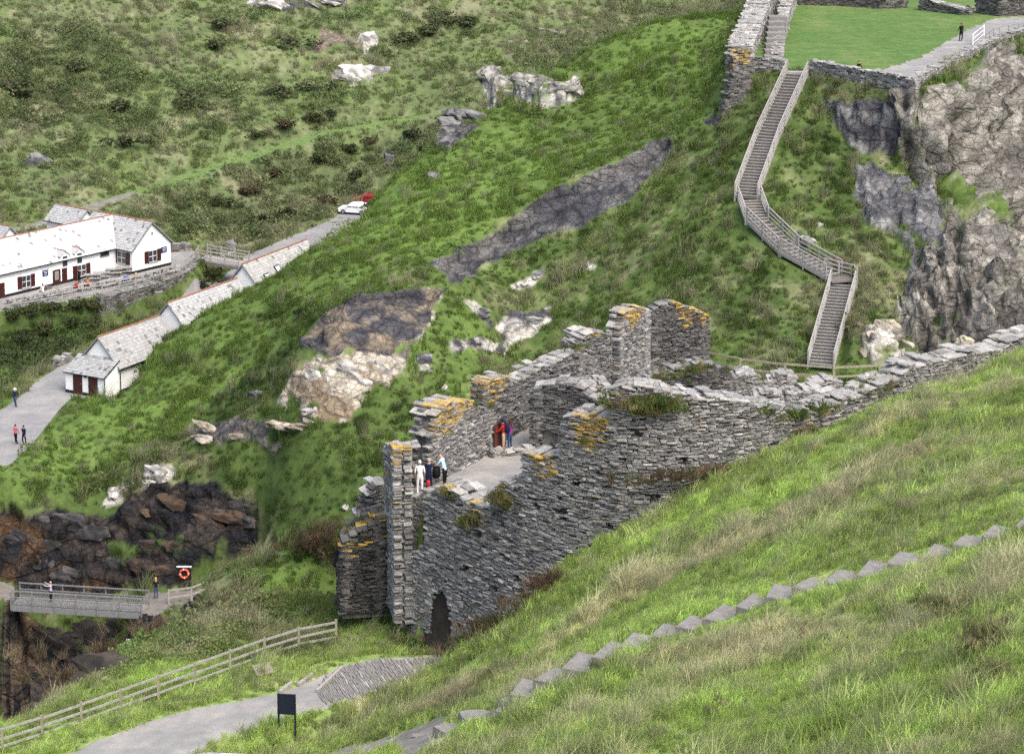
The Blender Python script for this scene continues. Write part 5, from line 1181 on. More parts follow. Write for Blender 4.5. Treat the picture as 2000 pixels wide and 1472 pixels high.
class House:
    """gabled house: O ground point under the middle of the front gable, u along the ridge"""
    def __init__(s, name, label, O, ang_, L, W, z0, ze, zr, pale=(.40,.40,.385), seed=1, over=.22, hip=False, group=None, ridge_skip=False):
        s.O = np.array([O[0], O[1], 0.0]); s.u = np.array([math.cos(ang_), math.sin(ang_), 0]); s.w = np.array([s.u[1], -s.u[0], 0]); s.L, s.W, s.z0, s.ze, s.zr = L, W, z0, ze, zr
        s.root = empty(name, (O[0], O[1], z0), label, 'house' if 'cottage' in name else 'building', group); h = W / 2
        P = lambda a, b, z: s.O + s.u * a + s.w * b + np.array((0, 0, z)); s.P = P
        mb = MB()
        fr = [P(0,-h,z0-1), P(0,h,z0-1), P(0,h,ze), P(0,0,zr-.06), P(0,-h,ze)]; mb.prism(fr, s.u * L); mb.build('wall', M['white_wall'], s.root)
        pl = MB(); 
        for a0, a1 in ((P(-.015,-h,z0+.12), P(-.015,h,z0+.12)), (P(0,h+.015,z0+.12), P(L,h+.015,z0+.12)), (P(0,-h-.015,z0+.12), P(L,-h-.015,z0+.12))): pl.beam(a0, a1, .05, .3)
        pl.build('plinth', M['black'], s.root)
        sl = (zr - ze) / h; eo = .25
        for sg_, sd in ((1, seed), (-1, seed + 1)):
            e0, e1 = P(-over, sg_ * (h + eo), ze - eo * sl), P(L + over, sg_ * (h + eo), ze - eo * sl); r0, r1 = P(-over, sg_ * .0, zr), P(L + over, sg_ * .0, zr)
            slate_roof(s.root, e0, e1, r0, r1, pale, sd, ridge=(sg_ == 1))
            MB().beam(e0 + s.w * sg_ * .06, e1 + s.w * sg_ * .06, .1, .09).build('gutter', M['black'], s.root)
        for a_ in (-over - .03,):
            for sg_ in (1, -1): MB().beam(P(a_, sg_ * (h + eo), ze - eo * sl - .04), P(a_, 0, zr - .04), .05, .14).build('verge_board', M['metal_grey'], s.root)
    def seen(s, side, px, py):
        """where the sight line through a pixel meets a wall: side 'front' or 'right' -> (along, height)"""
        r_ = ray(px, py); o = np.array([0, 0, CAMZ])
        if side == 'front': n = -s.u; p0 = s.P(0, 0, 0)
        elif side == 'right': n = s.w; p0 = s.P(0, s.W / 2, 0)
        else: n = -s.w; p0 = s.P(0, -s.W / 2, 0)
        t = ((p0 - o) @ n) / (r_ @ n); q = o + r_ * t
        return (float((q - s.O) @ (s.w if side == 'front' else s.u)), float(q[2]))
    def face(s, side, c, z, proud):
        if side == 'front': return s.P(-proud, c, z), s.w, -s.u
        if side == 'right': return s.P(c, s.W / 2 + proud, z), s.u, s.w
        return s.P(c, -s.W / 2 - proud, z), s.u, -s.w
    def panel(s, name, side, c, z, wd_, h, m, proud=.03, th=.06, parent=None):
        p, e, n = s.face(side, c, z, proud); R3 = np.stack([e, n, (0,0,1)], 1); return MB().box(p, (wd_, th, h), R3).build(name, m, parent or s.root)
    def window(s, side, box, shutters=True, frame='white_paint'):
        x0, y0, x1, y1 = box; c, z = s.seen(side, (x0 + x1) / 2, (y0 + y1) / 2); c0, _ = s.seen(side, x0, (y0 + y1) / 2); c1, _ = s.seen(side, x1, (y0 + y1) / 2); _, za = s.seen(side, (x0 + x1) / 2, y0); _, zb_ = s.seen(side, (x0 + x1) / 2, y1)
        W_, H_ = abs(c1 - c0), abs(za - zb_) * .86
        ww = W_ * .5 if shutters else W_
        f = s.panel('window', side, c, z, ww, H_, M['glass'], .012, .03)
        for a_ in (-.5, 0, .5): s.panel('frame', side, c + a_ * ww, z, .05, H_, M[frame], .03, .05, f)
        for b_ in (-.5, 0, .5): s.panel('frame', side, c, z + b_ * H_, ww, .05, M[frame], .034, .05, f)
        s.panel('sill', side, c, z - H_ / 2 - .05, ww + .16, .07, M['slab'], .05, .12, f)
        if shutters:
            for sg_ in (-1, 1): s.panel('shutter', side, c + sg_ * (ww / 2 + W_ * .125), z, W_ * .25, H_ * 1.04, M['brown_paint'], .05, .05)
    def door(s, side, box, m='brown_paint'):
        x0, y0, x1, y1 = box; c, z = s.seen(side, (x0 + x1) / 2, (y0 + y1) / 2); c0, _ = s.seen(side, x0, (y0 + y1) / 2); c1, _ = s.seen(side, x1, (y0 + y1) / 2); _, za = s.seen(side, (x0 + x1) / 2, y0); H_ = za - s.z0
        d_ = s.panel('door', side, c, s.z0 + H_ / 2 + .02, abs(c1 - c0), H_, M[m], .03, .06); s.panel('handle', side, c + abs(c1 - c0) * .3, s.z0 + 1.0, .1, .04, M['metal_grey'], .08, .05, d_)
A60 = math.radians(60.5); w60 = np.array([math.sin(A60), -math.cos(A60)])
O1 = np.array((-38.27, 206.7)) + w60 * .25
c1 = House('cottage', 'low white cottage with lean-to porch and two brown doors at the road', O1, A60, 8.7, 4.6, Z_ROAD, 42.55, 45.0, (.33,.328,.315), 201)
O2 = np.array((-33.0, 214.8)) + w60 * .25
c2 = House('cottage', 'white cottage with long slate roof stepping up between two other cottages', O2, math.radians(61.4), 11.0, 5.0, Z_ROAD + .2, 43.4, 46.2, (.39,.39,.38), 203)
O3 = np.array((-27.05, 225.0)) + w60 * .25
c3 = House('cottage', 'white cottage with three skylights in its slate roof near the car', O3, math.radians(64.5), 12.2, 5.2, Z_ROAD + .6, 44.5, 47.6, (.39,.385,.365), 205)
# porch of the first cottage
h = c1.W / 2; PZ = c1.P; pd = 2.1; ph0, ph1 = 43.05, 42.0
mb = MB(); mb.prism([PZ(-pd,-h,Z_ROAD-1), PZ(0,-h,Z_ROAD-1), PZ(0,-h,ph0-.1), PZ(-pd,-h,ph1-.05)], c1.w * c1.W); mb.build('porch_wall', M['white_wall'], c1.root)
slate_roof(c1.root, PZ(-pd-.25,-h-.12,ph1-.06), PZ(-pd-.25,h+.12,ph1-.06), PZ(-.02,-h-.12,ph0+.1), PZ(-.02,h+.12,ph0+.1), (.31,.315,.305), 207, name='porch_roof', ridge=False)
for q, c_ in enumerate((-.85, .95)):
    d_ = MB().box(PZ(-pd-.03, c_, Z_ROAD+.95), (.07, 1.05, 1.85), np.stack([c1.u, c1.w, (0,0,1)], 1)).build('door', M['brown_paint'], c1.root)
    MB().box(PZ(-pd-.09, c_+.38, Z_ROAD+1.0), (.05,.1,.04), np.stack([c1.u, c1.w, (0,0,1)], 1)).build('handle', M['metal_grey'], d_)
MB().box(PZ(-pd-.03, .05, Z_ROAD+1.75), (.05,.3,.16), np.stack([c1.u, c1.w, (0,0,1)], 1)).build('sign_plate', M['navy'], c1.root)
MB().box(PZ(-pd-.02, 0, Z_ROAD+.1), (.06, c1.W, .3), np.stack([c1.u, c1.w, (0,0,1)], 1)).build('plinth', M['black'], c1.root)
for a_, b_ in ((0.02, h + .05), (-pd - .04, h - .02)): MB().tube([PZ(a_, b_ + .06, Z_ROAD - .3), PZ(a_, b_ + .06, ph1 + (.4 if a_ > 0 else -.1))], .045, 6).build('drainpipe', M['black'], c1.root)
d_ = c1.panel('door', 'right', 3.4, Z_ROAD + 1.0, 1.0, 2.0, M['brown_paint'], .03, .06)
# skylights of the third cottage
sl3 = (c3.zr - c3.ze) / (c3.W / 2)
for a_, b0, b1 in ((2.2, 1.15, 2.2), (4.6, .9, 1.6), (9.2, .9, 1.75)):
    e, n_ = c3.u, np.array(c3.w * sl3 + np.array((0,0,1))); n_ /= np.linalg.norm(n_); v_ = np.cross(e, n_); bm = (b0 + b1) / 2; p = c3.P(a_, bm, c3.zr - bm * sl3) + n_ * .07
    f = MB().box(p, (.95, (b1 - b0) * math.hypot(1, sl3), .1), np.stack([e, v_, n_], 1)).build('skylight', M['black'], c3.root)
    MB().box(p + n_ * .04, (.72, (b1 - b0) * math.hypot(1, sl3) - .24, .05), np.stack([e, v_, n_], 1)).build('pane', M['glass_pale'], f)

# cafe: long range and forward wing
A51 = math.radians(51.5); u51 = np.array([math.cos(A51), math.sin(A51)]); n51 = np.array([-math.sin(A51), math.cos(A51)])
F0 = np.array((-52.6, 231.3)); O4 = F0 - u51 * 13 + n51 * 3.6
cafe = House('cafe_building', 'long white cafe with slate roof, brown shutters and a forward gabled wing', O4, A51, 31.5, 7.2, Z_TERR, 45.15, 47.7, (.50,.50,.49), 211)
for bx_ in ((34,536,68,563), (142,515,176,541)): cafe.window('right', bx_)
cafe.window('right', (196,486,212,500), shutters=False, frame='black')
cafe.door('right', (103,527,118,566)); cafe.door('right', (121,524,131,562)); cafe.door('right', (-4,553,9,588))
c_, z_ = cafe.seen('right', 110, 540); cafe.panel('notice', 'right', c_, z_ + .1, .5, .9, M['timber'], .08, .04); cafe.panel('notice_sheet', 'right', c_, z_ + .1, .36, .72, M['metal_grey'], .105, .02)
c_, z_ = cafe.seen('right', 88, 533); sg_ = cafe.panel('sign_board', 'right', c_, z_, .75, .62, M['blue_sign'], .05, .05)
for q in range(3): cafe.panel('lettering', 'right', c_, z_ + .16 - .16 * q, .5 - .08 * q, .045, M['white_paint'], .08, .02, sg_)
for bx_ in ((121,493,131,515), (149,486,160,510)):
    x0, y0, x1, y1 = bx_; c_, z_ = cafe.seen('right', (x0 + x1) / 2, (y0 + y1) / 2); rootd = cafe.root
    dz = z_ - .2; front = lambda b, z: cafe.P(c_ + b, cafe.W / 2 + .04, z)
    mb = MB(); mb.prism([front(-.55, dz-.75), front(.55, dz-.75), front(.55, dz+.5), front(0, dz+.85), front(-.55, dz+.5)], -cafe.w * 2.0); dm_ = mb.build('dormer', M['white_wall'], cafe.root)
    for sg_ in (-1, 1):
        pa, pb = front(0, dz+.95), front(sg_ * .75, dz+.42); mb = MB(); mb.prism([pa + cafe.w * .12, pb + cafe.w * .12, pb + cafe.w * .12 + np.array((0,0,.06)), pa + cafe.w * .12 + np.array((0,0,.06))], -cafe.w * 2.4); mb.ct = (.38,.38,.37); mb.t = [(.38,.38,.37)] * len(mb.v); mb.build('dormer_roof', M['slates'], dm_, tint=True)
    MB().tube([front(0, dz+1.0) + cafe.w * .12, front(0, dz+1.0) - cafe.w * 1.6], .07, 6).build('ridge_tile', M['ridge_tile'], dm_)
    gl = MB().box(front(0, dz-.12) + cafe.w * .03, (.62, .04, 1.05), np.stack([cafe.u, cafe.w, (0,0,1)], 1)).build('window', M['glass'], dm_)
    for b_ in (-.3, 0, .3): pass
W0, W1 = np.array((-40.8, 242.05)), np.array((-37.3, 246.4)); wm = (W0 + W1) / 2; wl = float(np.linalg.norm(W1 - W0)); wa = math.atan2(W1[1] - W0[1], W1[0] - W0[0]) + math.pi / 2
wing = House('cafe_wing', 'white gabled wing of the cafe with shuttered windows facing the terrace', wm, wa, 9.0, wl, Z_TERR, 45.2, 47.75, (.37,.37,.36), 221)
wing.window('front', (282,487,314,513)); 
c_, z_ = wing.seen('front', 319.5, 487.5); sg_ = wing.panel('sign_board', 'front', c_, z_, .8, .6, M['blue_sign'], .05, .05)
for q in range(3): wing.panel('lettering', 'front', c_, z_ + .16 - .16 * q, .5 - .08 * q, .045, M['white_paint'], .08, .02, sg_)
_side = 'right' if abs(wing.seen('right', 238, 502)[1] - 44) < abs(wing.seen('left', 238, 502)[1] - 44) else 'left'
wing.window(_side, (222,490,254,516))
c_, z_ = wing.seen('front', 297, 456); wing.panel('vent', 'front', c_, z_, .22, .3, M['metal_grey'], .02, .04)
for q, (px, py) in enumerate(((206,420),(55,448))):         # roofs of the rear wings show behind the ridge
    p = atZ(px, py, 47.2); rw = House('cafe_outbuilding', ('tall' if q == 0 else 'small') + ' rear roof gable showing just behind the cafe ridge', p[:2] + n51 * (3.2 if q == 0 else 3.2), A51 + math.pi / 2, 5.0, 3.0 if q == 0 else 2.2, Z_TERR, 46.0, 47.4 if q == 0 else 47.1, (.36,.36,.35), 231 + q * 4)

# retaining wall of the terrace, terrace rail, little road bridge
RW = [atZ(p[0], p[1], Z_TERR) for p in ((196,579),(230,572),(260,564),(320,547),(360,532),(380,520),(392,505))]
build_wall('retaining_wall', 'curved rubble retaining wall holding up the cafe terrace', [(p[0] * .998, p[1] - .6, Z_TERR + .02) for p in RW], 38.6, .7, 70, toppale=.3, n_single=0, lr=(.3,.7), hr=(.14,.28), back=False, jag=.03, dark=.62)
TR = [atZ(p[0], p[1], Z_TERR) for p in ((-70,624),(0,607),(100,591),(200,575),(260,561),(320,543),(360,527),(384,508),(388,498))]
fence('terrace_rail', 'weathered two-rail timber fence round the cafe terrace', [(p[0], p[1], Z_TERR) for p in TR], (.5,1.02), 1.08, 2.3, M['timber'], post=.12, rail=(.06,.11))
sb = empty('stream_bridge', (-34.8,249.3,Z_TERR-.2), 'short timber bridge with rails over the stream beside the cafe', 'bridge')
q0, q1 = atZ(384,507,Z_TERR-.1), atZ(466,521,Z_TERR-.5); d, u, w = frame_dir(q0, q1); w = w if w[1] > 0 else -w; RB = np.stack([u, w, (0,0,1)], 1); L = np.linalg.norm(d)
for q in range(20): MB().box(q0 + d * ((q + .5) / 20) + w * 1.3, (L / 20 * .94, 2.6, .08), RB).build('plank', M['timber'], sb)
for off in (0, 2.6):
    MB().beam(q0 + w * off - (0,0,.2), q1 + w * off - (0,0,.2), .14, .3).build('girder', M['timber_dark'], sb)
    for q in range(4): MB().box(q0 + d * (q / 3) + w * off + np.array((0,0,.5)), (.12,.12,1.5), RB).build('post', M['timber'], sb)
    for hh in (.4, .75, 1.1): MB().beam(q0 + w * off + (0,0,hh), q1 + w * off + (0,0,hh), .06, .11).build('rail', M['timber'], sb)
build_wall('garden_wall', 'low stone wall behind the cafe terrace', [(*atZ(338,492,Z_TERR)[:2], Z_TERR + .9), (*atZ(368,490,Z_TERR)[:2], Z_TERR + .9)], Z_TERR - .3, .5, 71, n_single=0, lr=(.3,.6), hr=(.12,.2), dark=.7)
build_wall('roadside_wall', 'short stub of stone wall at the roadside by the first cottage', [(*atZ(117,716,Z_ROAD)[:2], Z_ROAD + .6), (*atZ(140,706,Z_ROAD)[:2], Z_ROAD + .7)], Z_ROAD - .3, .8, 72, n_single=0, lr=(.3,.6), hr=(.12,.2), toppale=.7)

# ------------------------------------------------------------------ people set down
def feet(px, py, z): p = atZ(px, py, z); return (p[0], p[1], z)
SPOTS = [feet(30,795,Z_ROAD), feet(31,867,Z_ROAD), feet(47,869,Z_ROAD), tuple(B0 + (B1 - B0) * .29 + np.array((0, .9, .01))), feet(305,1168,31.96),
         feet(984,882,Z_COURT), feet(996,878,Z_COURT), feet(820,966,Z_COURT), feet(838,962,Z_COURT), feet(869,952,Z_COURT), feet(1877,81,Z_LAWN), (*lz(1677,146)[:2], Z_LAWN)]
TB = feet(160,563,Z_TERR); SPOTS += [feet(155,556,Z_TERR), feet(150,571,Z_TERR), feet(172,566,Z_TERR), feet(246,556,Z_TERR), feet(266,552,Z_TERR), feet(84,578,Z_TERR)]
placed = []
for (loc, face, label, hair, style, hat, kw, pm), sp in zip(PEOPLE, SPOTS):
    placed.append(put_person(sp, face, label, hair, style, hat, kw, pm))
def lump(c, size, R3, m, name, label, cat, seed, extra=None):
    """soft bag: rounded box"""
    rg_ = np.random.default_rng(seed); mb = MB(); n, k = 10, 6; vs = []
    for a in range(k + 1):
        for b in range(n):
            th = math.pi * a / k; ph = 2 * math.pi * b / n; d = np.array((math.sin(th) * math.cos(ph), math.sin(th) * math.sin(ph), math.cos(th))); d = np.sign(d) * np.abs(d) ** .6
            vs.append(np.asarray(c) + R3 @ (d * np.array(size) / 2 * (1 + rg_.uniform(-.04, .04))))
    mb.add(vs, [(a * n + b, a * n + (b + 1) % n, (a + 1) * n + (b + 1) % n, (a + 1) * n + b) for a in range(k) for b in range(n)])
    root = empty(name, c, label, cat); mb.build('body', m, root, smooth=True); return root
mo, tf, pm = placed[5]; fr = rotz(PEOPLE[5][1] + math.pi / 2); cb = np.array(SPOTS[5]) + fr @ (pm['J']['chest'] + np.array((0, .21, -.06 - pm['zmin'])))
bp = lump(cb, (.34, .24, .52), fr, FAB['navy'], 'backpack', 'navy backpack worn by the person in the red jacket', 'backpack', 3)
for s in (-1, 1): MB().tube([cb + fr @ np.array((s * .11, -.08, .22)), cb + fr @ np.array((s * .13, -.3, .2)), cb + fr @ np.array((s * .13, -.34, .0)), cb + fr @ np.array((s * .11, -.1, -.18))], .018, 5).build('strap', FAB['black'], bp)
MB().box(cb + fr @ np.array((0, .11, -.1)), (.26, .08, .22), fr).build('pocket', FAB['navy'], bp)
mo, tf, pm = placed[9]; fr = rotz(PEOPLE[9][1] + math.pi / 2); cb = np.array(SPOTS[9]) + np.array((-.42, .1, .75)); lump(cb, (.45, .35, .6), fr, FAB['black'], 'shoulder_bag', 'large black bag on the parapet beside the bald person', 'bag', 4)
cb = np.array(SPOTS[7]) + np.array((.42, -.1, .62)); lump(cb, (.2, .12, .3), rotz(.3), FAB['red'], 'handbag', 'small dark red bag held by the white-dressed person', 'bag', 5)

# door in the ruin
dr = empty('doorway_gate', feet(972,882,Z_COURT), 'dark red timber gate in the doorway of the ruin', 'gate')
ga, gb = np.array(feet(966,884,Z_COURT)), np.array(feet(986,873,Z_COURT)) ; d, u, w = frame_dir(ga, gb); RB = np.stack([u, w, (0,0,1)], 1); L = np.linalg.norm(d)
RED = mat('red_brown_timber', (.10,.03,.022), rough=.8, nscale=6, namt=.25)
for q in range(6): MB().box(ga + d * ((q + .5) / 6) + np.array((0,0,.75)), (L / 6 * .9, .05, 1.5), RB).build('plank', RED, dr)
for hh in (.25, 1.2): MB().beam(ga + (0,0,hh) + w * .05, gb + (0,0,hh) + w * .05, .05, .12).build('ledge', RED, dr)

# sign beside the path (seen from behind)
sp_ = hit(561, 1440); sr = empty('information_board', sp_, 'dark navy information board on two posts seen from its plain back', 'sign')
sp_ = np.array(sp_); ex = np.array((1, -.12, 0)); ex /= np.linalg.norm(ex); ey = np.array((-ex[1], ex[0], 0)); RB = np.stack([ex, ey, (0,0,1)], 1)
for s in (-1, 1): MB().box(sp_ + ex * s * .36 + np.array((0,0,.85)), (.07,.07,2.1), RB).build('post', M['navy'], sr)
bd = MB().box(sp_ - ey * .05 + np.array((0,0,1.52)), (.78,.05,.86), RB).build('board', M['navy'], sr)
for s in (-1, 1): MB().box(sp_ - ey * .055 + ex * s * .375 + np.array((0,0,1.52)), (.04,.07,.9), RB).build('frame', M['black'], bd)
for s in (-1, 1): MB().box(sp_ - ey * .055 + np.array((0,0,1.52 + s * .43)), (.8,.072,.04), RB).build('frame', M['black'], bd)

# lifebuoy on its board
lp_ = np.array(hit(360, 1140)); lp_[1] -= .3; lr_ = empty('lifebuoy_stand', lp_, 'black board with white top edge holding a lifebuoy below the green bank', 'lifebuoy stand')
lc = np.array(atY(360, 1119, lp_[1] - .1)); zt = lc[2]
for s in (-1, 1): MB().box((lc[0] + s * .4, lc[1] + .05, (lp_[2] + zt) / 2), (.08,.08, zt - lp_[2] + .8)).build('post', M['black'], lr_)
MB().box((lc[0], lc[1], zt), (1.1, .06, 1.05)).build('board', M['black'], lr_); MB().box((lc[0], lc[1] - .03, zt + .56), (1.2,.12,.08)).build('cap', M['white_paint'], lr_)
lb = empty('lifebuoy', (lc[0], lc[1] - .1, zt), 'orange ring lifebuoy with white bands hanging on the black board', 'lifebuoy')
for q in range(8):
    a0, a1 = 2 * math.pi * q / 8 + (.0 if q % 2 == 0 else .12), 2 * math.pi * (q + 1) / 8 + (.12 if q % 2 == 0 else 0)
    white = q % 2 == 1
    a0, a1 = (math.pi / 2 * (q // 2) + (.0 if white else .18), math.pi / 2 * (q // 2) + (.18 if white else math.pi / 2))
    pts_ = [(lc[0] + .34 * math.cos(t), lc[1] - .1, zt + .34 * math.sin(t)) for t in np.linspace(a0, a1, 4 if white else 9)]
    MB().tube(pts_, .085 if not white else .089, 8).build('band' if white else 'ring', M['white_paint'] if white else M['orange'], lb, smooth=True)

# picnic tables
def picnic_table(p, ang_, label):
    R3 = rotz(ang_); p = np.array(p, float); r_ = empty('picnic_table', p, label, 'picnic table', 'picnic tables on the cafe terrace')
    T_ = lambda v: p + R3 @ np.array(v, float)
    for q in range(5): MB().box(T_((0, -.3 + .15 * q, .74)), (1.8, .135, .045), R3).build('top_plank', M['timber'], r_)
    for s in (-1, 1):
        for q in range(2): MB().box(T_((0, s * (.62 + .15 * q), .44)), (1.8, .135, .045), R3).build('seat_plank', M['timber'], r_)
        MB().beam(T_((s * .65, -.8, .40)), T_((s * .65, .8, .40)), .05, .1).build('cross_bar', M['timber_dark'], r_)
        for t in (-1, 1): MB().beam(T_((s * .6, t * .62, 0)), T_((s * .6, t * .22, .72)), .05, .1, up=(1,0,0)).build('leg', M['timber_dark'], r_)
_inner = [(181,545),(199,541),(222,534),(243,531)]
for q, (a, b) in enumerate(_inner): picnic_table(feet(a, b + 4, Z_TERR), A51 - .75, 'grey picnic table set endwise against the cafe front wall')
for q, (a, b) in enumerate(((30,594),(62,588),(96,582),(128,576),(162,568),(205,562),(236,557),(262,552),(298,543),(330,535))): picnic_table(feet(a, b, Z_TERR), A51, 'grey picnic table standing along the terrace rail')
pb = empty('planter', feet(93,571,Z_TERR), 'square wooden planter box beside the cafe door', 'planter'); pp = np.array(feet(93,571,Z_TERR))
for q in range(4):
    a = A51 + q * math.pi / 2; dd = np.array((math.cos(a), math.sin(a), 0))
    for k in range(4): MB().box(pp + dd * .33 + np.array((0,0,.1 + .17 * k)), (.05,.66,.15), rotz(a)).build('plank', M['timber_dark'], pb)
MB().box(pp + np.array((0,0,.3)), (.6,.6,.55), rotz(A51)).build('soil', M['bark'], pb)

# cars
def car(p, ang_, paint, label):
    R3 = rotz(ang_); p = np.array(p, float); r_ = empty('parked_car', p, label, 'car', None); T_ = lambda v: p + R3 @ np.array(v, float)
    prof = [(-1.98,.35),(-2.0,.62),(-1.9,.82),(-1.05,.93),(-.45,1.38),(.75,1.45),(1.35,1.32),(1.85,.95),(1.98,.8),(2.0,.4),(1.9,.28),(-1.9,.28)]
    def ring(y, s, zt):
        out = []
        for x, z in prof:
            out.append(T_((x * s, y, z if z < .9 else .9 + (z - .9) * zt)))
        return out
    ys = [(-.84,.96,.72),(-.8,.99,.9),(-.62,1.0,1.0),(0,1.0,1.03),(.62,1.0,1.0),(.8,.99,.9),(.84,.96,.72)]; n = len(prof); mb = MB(); vs = []
    for y, s, zt in ys: vs += ring(y, s, zt)
    fs = [(a * n + b, a * n + (b + 1) % n, (a + 1) * n + (b + 1) % n, (a + 1) * n + b) for a in range(len(ys) - 1) for b in range(n)] + [tuple(range(n))[::-1], tuple((len(ys) - 1) * n + b for b in range(n))]
    mb.add(vs, fs); mb.build('body', paint, r_, smooth=False)
    for s in (-1, 1):
        for x0, x1, t0, t1 in ((-.88,-.08,-.42,-.1),(0.0,.78,.0,.72),(.86,1.5,.8,1.2)):
            MB().add([T_((x0, s * .855, .93)), T_((x1, s * .855, .93)), T_((t1, s * .81, 1.27)), T_((t0, s * .81, 1.27))], [(0,1,2,3),(3,2,1,0)]).build('window', M['glass'], r_)
        for x in (-1.25, 1.25):
            c = T_((x, s * .80, .31)); ax = R3 @ np.array((0, s, 0)); wh = MB().tube([c - ax * .1, c + ax * .09], .31, 16).build('wheel', M['rubber'], r_); MB().tube([c + ax * .085, c + ax * .1], .19, 12).build('rim', M['metal_grey'], wh)
        MB().box(T_((-1.93, s * .6, .68)), (.14,.36,.16), R3).build('headlight', M['glass_pale'], r_); MB().box(T_((1.93, s * .66, .8)), (.1,.22,.26), R3).build('tail_light', M['orange'], r_)
        MB().box(T_((-.72, s * .92, .98)), (.12,.16,.12), R3).build('mirror', paint, r_)
    for x0, z0, x1, z1 in ((-.98,.97,-.5,1.37),(1.42,1.28,1.83,.99)):
        MB().add([T_((x0 - .02, -.68, z0 + .02)), T_((x0 - .02, .68, z0 + .02)), T_((x1 - .02, .6, z1 + .03)), T_((x1 - .02, -.6, z1 + .03))], [(0,1,2,3),(3,2,1,0)]).build('windscreen', M['glass'], r_)
    for x in (-1.97, 1.97): MB().box(T_((x, 0, .42)), (.12, 1.6, .2), R3).build('bumper', M['black'], r_); MB().box(T_((x * 1.03, 0, .5)), (.03,.5,.12), R3).build('number_plate', M['white_paint'], r_)
CARW = mat('white_car_paint', (.78,.78,.78), rough=.25, namt=0, spec=.6); CARR = mat('red_car_paint', (.25,.015,.02), rough=.25, namt=0, spec=.6)
car(feet(693,417,Z_ROAD), math.radians(-18), CARW, 'white hatchback parked on the road behind the grassy ridge'); car(feet(718,399,Z_ROAD), math.radians(-14), CARR, 'dark red car parked behind the white hatchback')

# ------------------------------------------------------------------ rocks
def rock_mesh(seed, beds=2.5, sub=3):
    import bmesh
    bm = bmesh.new(); bmesh.ops.create_icosphere(bm, subdivisions=sub, radius=1.0); V = np.array([tuple(v.co) for v in bm.verts]); F = np.array([[v.index for v in f.verts] for f in bm.faces]); bm.free()
    x, y, z = V.T; s = seed * 7.7
    r = 1 + .45 * fbm(x + s, y, z, .9, 3, seed) + .22 * fbm(x - s, y, z, .35, 2, seed + 3); V = V * r[:, None]
    rg_ = np.random.default_rng(seed)
    for _ in range(7):                                    # flat cleavage faces
        n_ = rg_.normal(size=3); n_ /= np.linalg.norm(n_); d_ = V @ n_; t = rg_.uniform(.5, .8); V = V - np.where(d_ > t, d_ - t, 0)[:, None] * n_ * .9
    q = V[:, 2] * beds; V[:, 2] = (np.floor(q) + sstep(.25, .75, q - np.floor(q))) / beds * .75 + V[:, 2] * .25
    return V, F
ROCKV = [rock_mesh(s, 2.2 + .6 * (s % 3)) for s in range(8)]
def make_rock(name, c, size, rz, tilt, colour, parent=None, seed=0, label=None, cat='rock', group=None):
    V, F = ROCKV[seed % 8]; R3 = rotz(rz) @ np.array(Matrix.Rotation(tilt, 3, 'X')); W = (V * np.array(size)) @ R3.T
    x, y, z = W.T; nn_ = sstep(-.3, .4, fbm(x + seed, y, z * 2.5, .8, 3, seed))[:, None]; T = np.array(colour[0]) * (1 - nn_) + np.array(colour[1]) * nn_
    me = raw_mesh(name, W, F, M['rock'], T); o = bpy.data.objects.new(name, me); c = np.array(c, float)
    if parent is None: o.location = tuple(c); COL.objects.link(o); tag(o, label, cat, group, 'thing')
    else: o.location = tuple(c - np.array(world_loc(parent))); COL.objects.link(o); o.parent = parent
    return o
def fz(x, y): return float(final_ground(np.array([x * 1.0]), np.array([y * 1.0]))[0])
def outcrop(label, px_list, colour, seed, thin=.38, grow=1.35, dip=.3):
    """bedded slabs standing a little proud of the rock they belong to"""
    rg_ = np.random.default_rng(seed); p0 = hit(px_list[0][0], px_list[0][1]); root = empty('rock_outcrop', p0, label, 'rock outcrop')
    for k, (px, py, sx, sz) in enumerate(px_list):
        p = hit(px, py); p[2] = fz(p[0], p[1]); sx = sx * grow
        o = make_rock('rock', p + np.array((0, sx * thin * .35, -sz * .2)), (sx, sx * thin, sz), rg_.uniform(-.3, .3), rg_.uniform(-.3, 0), colour, root, seed + k)
        o.rotation_euler = (0, dip + rg_.normal(0, .12), 0)
DK = ((.026,.025,.027), (.08,.075,.072)); RU = ((.035,.029,.026), (.085,.055,.036)); PL = ((.17,.165,.155), (.50,.48,.43)); TN = ((.19,.165,.125), (.40,.36,.29)); GR = ((.075,.075,.082), (.2,.195,.185))
def cloud(poly, n, s0, s1, seed, flat=.6):
    rg_ = np.random.default_rng(seed); P_ = np.array(poly, float); out = []
    lo, hi = P_.min(0), P_.max(0)
    while len(out) < n:
        a = rg_.uniform(lo, hi)
        if poly_sdf(np.array([a[0]]), np.array([a[1]]), P_)[0] < 0: s = rg_.uniform(s0, s1); out.append((a[0], a[1], s, s * rg_.uniform(flat * .7, flat * 1.3)))
    return out
outcrop('black rock face with bedded ledges behind the footbridge', cloud([(0,1030),(120,1010),(230,1020),(230,1130),(0,1125)], 9, 1.0, 1.9, 1), DK, 300, .25, 1.5)
outcrop('rust-stained rock face under the grassy bank beside the footbridge', cloud([(230,1020),(330,950),(440,965),(500,1000),(510,1060),(420,1060),(300,1130),(230,1130)], 8, .8, 1.5, 2), RU, 340, .25, 1.5)
outcrop('black rock at the foot of the bank above the lifebuoy', cloud([(430,1010),(500,990),(530,1060),(480,1065)], 4, .7, 1.2, 3), DK, 380, .25, 1.5)
outcrop('dark gorge wall of broken rock below the footbridge', cloud([(20,1215),(240,1215),(230,1300),(100,1400),(20,1400)], 10, 1.0, 2.0, 4, .9), ((.022,.02,.02), (.06,.05,.042)), 400, .25, 1.5)
